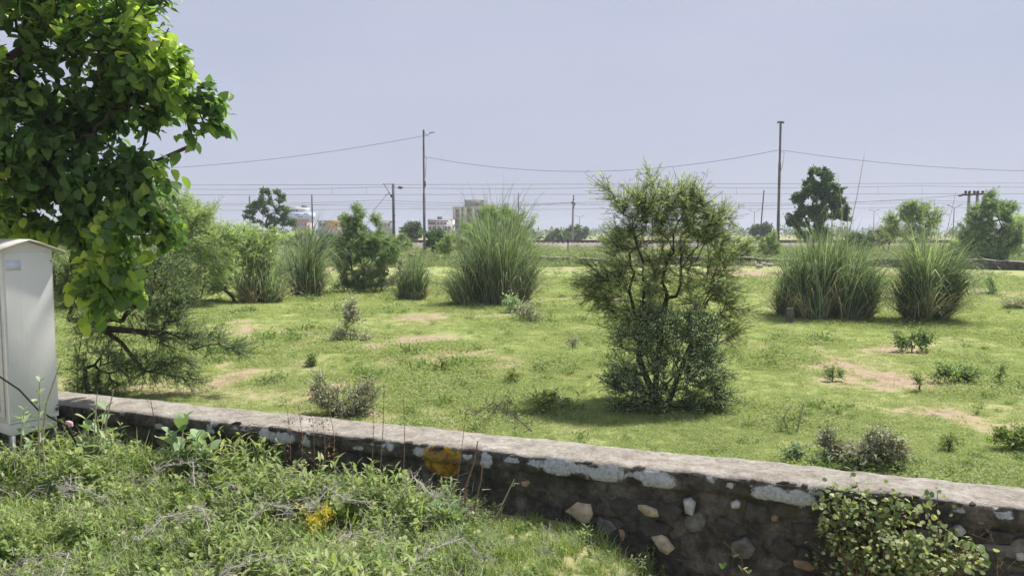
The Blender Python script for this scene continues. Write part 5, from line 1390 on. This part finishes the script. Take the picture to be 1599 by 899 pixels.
LP = np.array(LP); n = len(LP); rr.shuffle(LP); ld_ = nrm(rr.normal(size=(n, 3)) * [1, 1, .5] + [0, -.3, -.2]); zz = nrm(rr.normal(size=(n, 3)) * .6 + [0, -.35, .9]); sz = rr.uniform(.018, .044, n)
big = np.argsort(-sz)[:290]; sm_ = np.setdiff1d(np.arange(n), big)
for k in big: leaf_obj(VM[rr.integers(0, 5)], LP[k], ld_[k], zz[k], sz[k], vine)
l = MB(); l.inst(T_ROUND[0], T_ROUND[1], LP[sm_], ld_[sm_], zz[sm_], sz[sm_], rr.random(len(sm_)))
tag(l.build('small_leaves', M['vine'], vine), kind='stuff')

# ------------------------------------------------------------------ ground cover by instancing (uncountable)
def src(name, mb, mats):
    me = mb.build(name, mats, link=False); return bpy.data.objects.new(name, me)


def scatter(name, label, cat, pts, rot, scl, idx, sources):
    col = bpy.data.collections.new(name + '_sources')
    for k, s in enumerate(sources):
        s.name = '%s_source_%02d' % (name, k); col.objects.link(s)
    me = bpy.data.meshes.new(name); me.vertices.add(len(pts)); me.vertices.foreach_set('co', pts.astype(np.float32).ravel())
    a = me.attributes.new('rot', 'FLOAT_VECTOR', 'POINT'); a.data.foreach_set('vector', rot.astype(np.float32).ravel())
    a = me.attributes.new('scl', 'FLOAT', 'POINT'); a.data.foreach_set('value', scl.astype(np.float32))
    a = me.attributes.new('idx', 'INT', 'POINT'); a.data.foreach_set('value', idx.astype(np.int32))
    o = bpy.data.objects.new(name, me); C.objects.link(o)
    ng = bpy.data.node_groups.new(name + '_scatter', 'GeometryNodeTree')
    ng.interface.new_socket('Geometry', in_out='INPUT', socket_type='NodeSocketGeometry'); ng.interface.new_socket('Geometry', in_out='OUTPUT', socket_type='NodeSocketGeometry')
    gi = ng.nodes.new('NodeGroupInput'); go = ng.nodes.new('NodeGroupOutput'); iop = ng.nodes.new('GeometryNodeInstanceOnPoints'); ci = ng.nodes.new('GeometryNodeCollectionInfo')
    ci.inputs['Collection'].default_value = col; ci.inputs['Separate Children'].default_value = True; ci.inputs['Reset Children'].default_value = True
    def na(nm, tp):
        n_ = ng.nodes.new('GeometryNodeInputNamedAttribute'); n_.data_type = tp; n_.inputs['Name'].default_value = nm
        return n_.outputs['Attribute']
    ng.links.new(gi.outputs[0], iop.inputs['Points']); ng.links.new(ci.outputs[0], iop.inputs['Instance']); iop.inputs['Pick Instance'].default_value = True
    ng.links.new(na('idx', 'INT'), iop.inputs['Instance Index']); ng.links.new(na('rot', 'FLOAT_VECTOR'), iop.inputs['Rotation']); ng.links.new(na('scl', 'FLOAT'), iop.inputs['Scale'])
    ng.links.new(iop.outputs[0], go.inputs[0])
    md = o.modifiers.new('scatter', 'NODES'); md.node_group = ng
    return tag(o, label, cat, kind='stuff')


def blades(n, spread, h, w, rng, lean=.6, var=(.2, .8), segs=2, dry=0.05):
    mb = MB(); b_ = np.stack([rng.normal(0, spread, n), rng.normal(0, spread, n), np.zeros(n)], 1)
    az = rng.uniform(0, 6.283, n); L = h * rng.uniform(.5, 1.2, n); le = np.abs(rng.normal(lean, .3, n))
    d = np.stack([np.cos(az) * np.sin(le), np.sin(az) * np.sin(le), np.cos(le)], 1); d2 = nrm(d + np.stack([np.cos(az), np.sin(az), -.5 * np.ones(n)], 1) * .7)
    m_ = b_ + d * (L * .55)[:, None]; e = m_ + d2 * (L * .5)[:, None]
    sd = np.stack([-np.sin(az), np.cos(az), np.zeros(n)], 1) * (w * rng.uniform(.7, 1.3, n))[:, None]
    v = np.stack([b_ - sd, b_ + sd, m_ - sd * .8, m_ + sd * .8, e], 1).reshape(-1, 3)
    q = np.arange(n)[:, None] * 5
    vr = np.where(rng.random(n) < dry, .98, rng.uniform(*var, n))
    mb.add(v, np.concatenate([q + [0, 1, 3], q + [0, 3, 2], q + [2, 3, 4]]), 0, np.tile(vr, 3))
    return mb
rng = np.random.default_rng(900)
S1 = [src('t', blades(40, .06, .038, .0035, rng, .95, dry=.05), M['grass']) for k in range(5)]
# creeping leafy turf
for k in range(3):
    mb = MB(); n = 60; p_ = np.stack([rng.normal(0, .07, n), rng.normal(0, .07, n), rng.uniform(.005, .03, n)], 1)
    mb.inst(T_SMALL[0], T_SMALL[1], p_, rng.normal(size=(n, 3)) * [1, 1, .3], nrm(rng.normal(size=(n, 3)) * .5 + [0, 0, 1]), rng.uniform(.012, .028, n), rng.uniform(.2, .8, n)); S1.append(src('t', mb, M['grass']))
for k in range(3):
    mb = MB(); n = 70; p_ = np.abs(rng.normal(size=(n, 3))) * [.05, .05, .05] * np.where(rng.random((n, 3)) < .5, [-1, -1, 1], [1, 1, 1])
    mb.inst(T_LANCE[0], T_LANCE[1], p_, rng.normal(size=(n, 3)) + [0, 0, .4], nrm(rng.normal(size=(n, 3)) * .5 + [0, 0, 1]), rng.uniform(.03, .06, n), rng.uniform(0, .35, n)); S1.append(src('t', mb, M['weed']))
for k in range(2):
    mb = MB(); mb.add(np.concatenate(stone_mesh(90 + k).v[:1]) * [.022, .018, .014] + [0, 0, .008], stone_mesh(90 + k).f[0][0]); S1.append(src('t', mb, M['stone_white' if k else 'stone_cream']))
N = 120000
yy = 5.0 * (34 / 5.0) ** rng.random(N); xx = (rng.random(N) * 2 - 1) * (yy * .80 + 1.2)
s_, v_ = wall_sv(xx, yy)
so = soil_at(xx, yy) + (fbm(xx * 2.2, yy * 2.2, 3) - .5) * .5
keep = (v_ > THK + .02) & (rng.random(N) > smooth(.2, .85, so) * .95)
xx, yy, so = xx[keep], yy[keep], so[keep]; n = len(xx)
patch = fbm(xx * .7 + 20, yy * .7, 3)
sc_ = (rng.uniform(.6, 1.25, n) * (.65 + .9 * smooth(.35, .7, patch))) * np.maximum(1, (yy / 9) ** .55)
rot = np.stack([rng.normal(0, .08, n), rng.normal(0, .08, n), rng.uniform(0, 6.28, n)], 1)
scatter('field_grass', 'short green grass covering the field', 'grass', np.stack([xx, yy, field_z(xx, yy)], 1), rot, sc_, np.where(rng.random(n) < .014, rng.integers(8, 13, n), rng.integers(0, 8, n)), S1)
print('field tufts', n)
# rough growth towards the far wall and railway
S2 = [src('t', blades(60, .22, .35, .012, rng, .5, dry=.12), M['rough']) for k in range(4)]
for k in range(3):
    mb = MB(); m_ = 90; p_ = rng.normal(size=(m_, 3)) * [.26, .26, .16] + [0, 0, .22]; p_[:, 2] = np.abs(p_[:, 2])
    mb.inst(T_SMALL[0], T_SMALL[1], p_, rng.normal(size=(m_, 3)), nrm(rng.normal(size=(m_, 3)) + [0, 0, 1]), rng.uniform(.05, .12, m_), rng.uniform(.1, .9, m_)); S2.append(src('t', mb, M['rough']))
N = 19000; yy = 24 * (97 / 24) ** rng.random(N); xx = (rng.random(N) * 2 - 1) * (yy * .80 + 2)
keep = rng.random(N) < np.where(yy < 44, .2, 1.0) * smooth(.28, .5, fbm(xx * .22, yy * .22, 3)); xx, yy = xx[keep], yy[keep]; n = len(xx)
scatter('rough_growth', 'rough grass and low weeds between the far wall and railway', 'weeds', np.stack([xx, yy, field_z(xx, yy)], 1), np.stack([xx * 0, xx * 0, rng.uniform(0, 6.28, n)], 1),
        rng.uniform(.5, 1.4, n) * np.where(yy < 44, .4, 1), rng.integers(0, 7, n), S2)
# verge weeds
def weed(h, nl, ll, tm, rng, mat='weed', spread=.6, nst=3):
    mb = MB()
    for s in range(nst):
        az = rng.uniform(0, 6.28); le = abs(rng.normal(.25, .2)); e = np.array([math.cos(az) * math.sin(le), math.sin(az) * math.sin(le), math.cos(le)]) * h * rng.uniform(.6, 1.15)
        mb.frusta(np.zeros((1, 3)) + [rng.normal(0, .02), rng.normal(0, .02), -.02], e[None], .0035, .0015, 3, 1)
        u = np.linspace(.15, 1, nl); a = np.arange(nl) * 2.4 + rng.uniform(0, 6); el = rng.uniform(.0, .7, nl) + .5 * (u > .85)
        d = np.stack([np.cos(a) * np.cos(el), np.sin(a) * np.cos(el), np.sin(el)], 1)
        mb.inst(tm[0], tm[1], e * u[:, None], d, np.tile([0, 0, 1.0], (nl, 1)) - d * .4, ll * rng.uniform(.6, 1.2, nl) * (1.1 - .4 * u), np.clip(rng.normal(.45, .2, nl) + .25 * (u > .8), 0, 1))
    return mb
S3 = []
for k in range(4): S3.append(src('t', weed(.26, 13, .085, T_LANCE, rng), [M['weed'], M['stalk_pale']]))
for k in range(3): S3.append(src('t', weed(.20, 12, .05, T_ROUND, rng), [M['weed'], M['stalk_pale']]))
for k in range(3): S3.append(src('t', blades(70, .06, .24, .0042, rng, .5, (.2, .85), dry=.1), M['weed']))
for k in range(3): S3.append(src('t', weed(.14, 12, .035, T_OBOV, rng, nst=5), [M['weed'], M['stalk_pale']]))
for k in range(2):
    mb = MB(); m_ = 60; a0 = rng.normal(size=(m_, 3)) * [.1, .1, .05] + [0, 0, .12]; mb.frusta(a0, a0 + nrm(rng.normal(size=(m_, 3))) * rng.uniform(.03, .1, (m_, 1)), .0024, .001, 3, 0, rng.random(m_)); S3.append(src('t', mb, M['thorn']))
N = 12500; yy = rng.uniform(3.2, 9.0, N); xx = (rng.random(N) * 2 - 1) * (yy * .74 + .6); s_, v_ = wall_sv(xx, yy)
keep = (v_ < -.06) & (v_ > -3.6); xx, yy, v_ = xx[keep], yy[keep], v_[keep]
right = smooth(.3, 1.3, xx)
keep = rng.random(len(xx)) > right * .55; xx, yy, v_, right = xx[keep], yy[keep], v_[keep], right[keep]; n = len(xx)
pn = fbm(xx * 1.3 + 4, yy * 1.3, 3)
w_ = np.where(pn > .5, 1, 0); idx = np.where(w_ == 1, rng.choice([0, 1, 2, 3, 0, 1, 7, 8, 2, 3, 14, 10, 11, 4, 5, 6], n), rng.choice([4, 5, 6, 10, 11, 12, 8, 9, 13, 7, 0, 2, 4, 5], n))
gr = smooth(-.6, .4, xx); idx = np.where(rng.random(n) < gr * .75, rng.choice([7, 8, 9, 9, 10], n), idx)
scl = rng.uniform(.45, 1.1, n) * (.75 + .5 * smooth(.4, .7, pn)) * (1 - .45 * gr) * (1 + .40 * (1 - smooth(-2.6, -1.2, xx)) * smooth(-1.6, -.2, v_)) * (1 - .12 * smooth(-1.6, -.7, xx) * (1 - gr) * smooth(-1.0, -.15, v_)) * (1 + .18 * (1 - gr))
for (px, py, v0, rr_, dy) in [(495, 850, .9, .42, .22), (690, 840, .5, .2, .15), (272, 740, .35, .34, .2), (150, 720, .45, .3, .2), (320, 735, .35, .25, .15)]:
    q = vg(px, py, v0); scl = np.where((xx - q[0]) ** 2 + (yy - q[1] + dy) ** 2 < rr_ ** 2, scl * (.36 if px == 495 else .6), scl)
scatter('verge_weeds', 'tangle of green weeds and grass in front of the wall', 'weeds', np.stack([xx, yy, verge_z(xx, yy)], 1), np.stack([rng.normal(0, .15, n), rng.normal(0, .15, n), rng.uniform(0, 6.28, n)], 1), scl, idx, S3)
print('verge weeds', n)

# ------------------------------------------------------------------ haze: the air of a humid day
hb = MB().box(-1480, 1480, -40, 1480, -2.2, 24.0).build('haze', [], loc=(0, 700, -2.2))
tag(hb, 'thin humid haze over the whole plain', 'haze', kind='stuff')
m = bpy.data.materials.new('haze_air'); m.use_nodes = True; nt = m.node_tree
for n_ in list(nt.nodes): nt.nodes.remove(n_)
ou = nt.nodes.new('ShaderNodeOutputMaterial'); pv = nt.nodes.new('ShaderNodeVolumePrincipled')
pv.inputs['Color'].default_value = (0.80, 0.86, 0.95, 1); pv.inputs['Density'].default_value = 0.0008; pv.inputs['Anisotropy'].default_value = 0.2
nt.links.new(pv.outputs[0], ou.inputs['Volume'])
hb.data.materials.append(m)
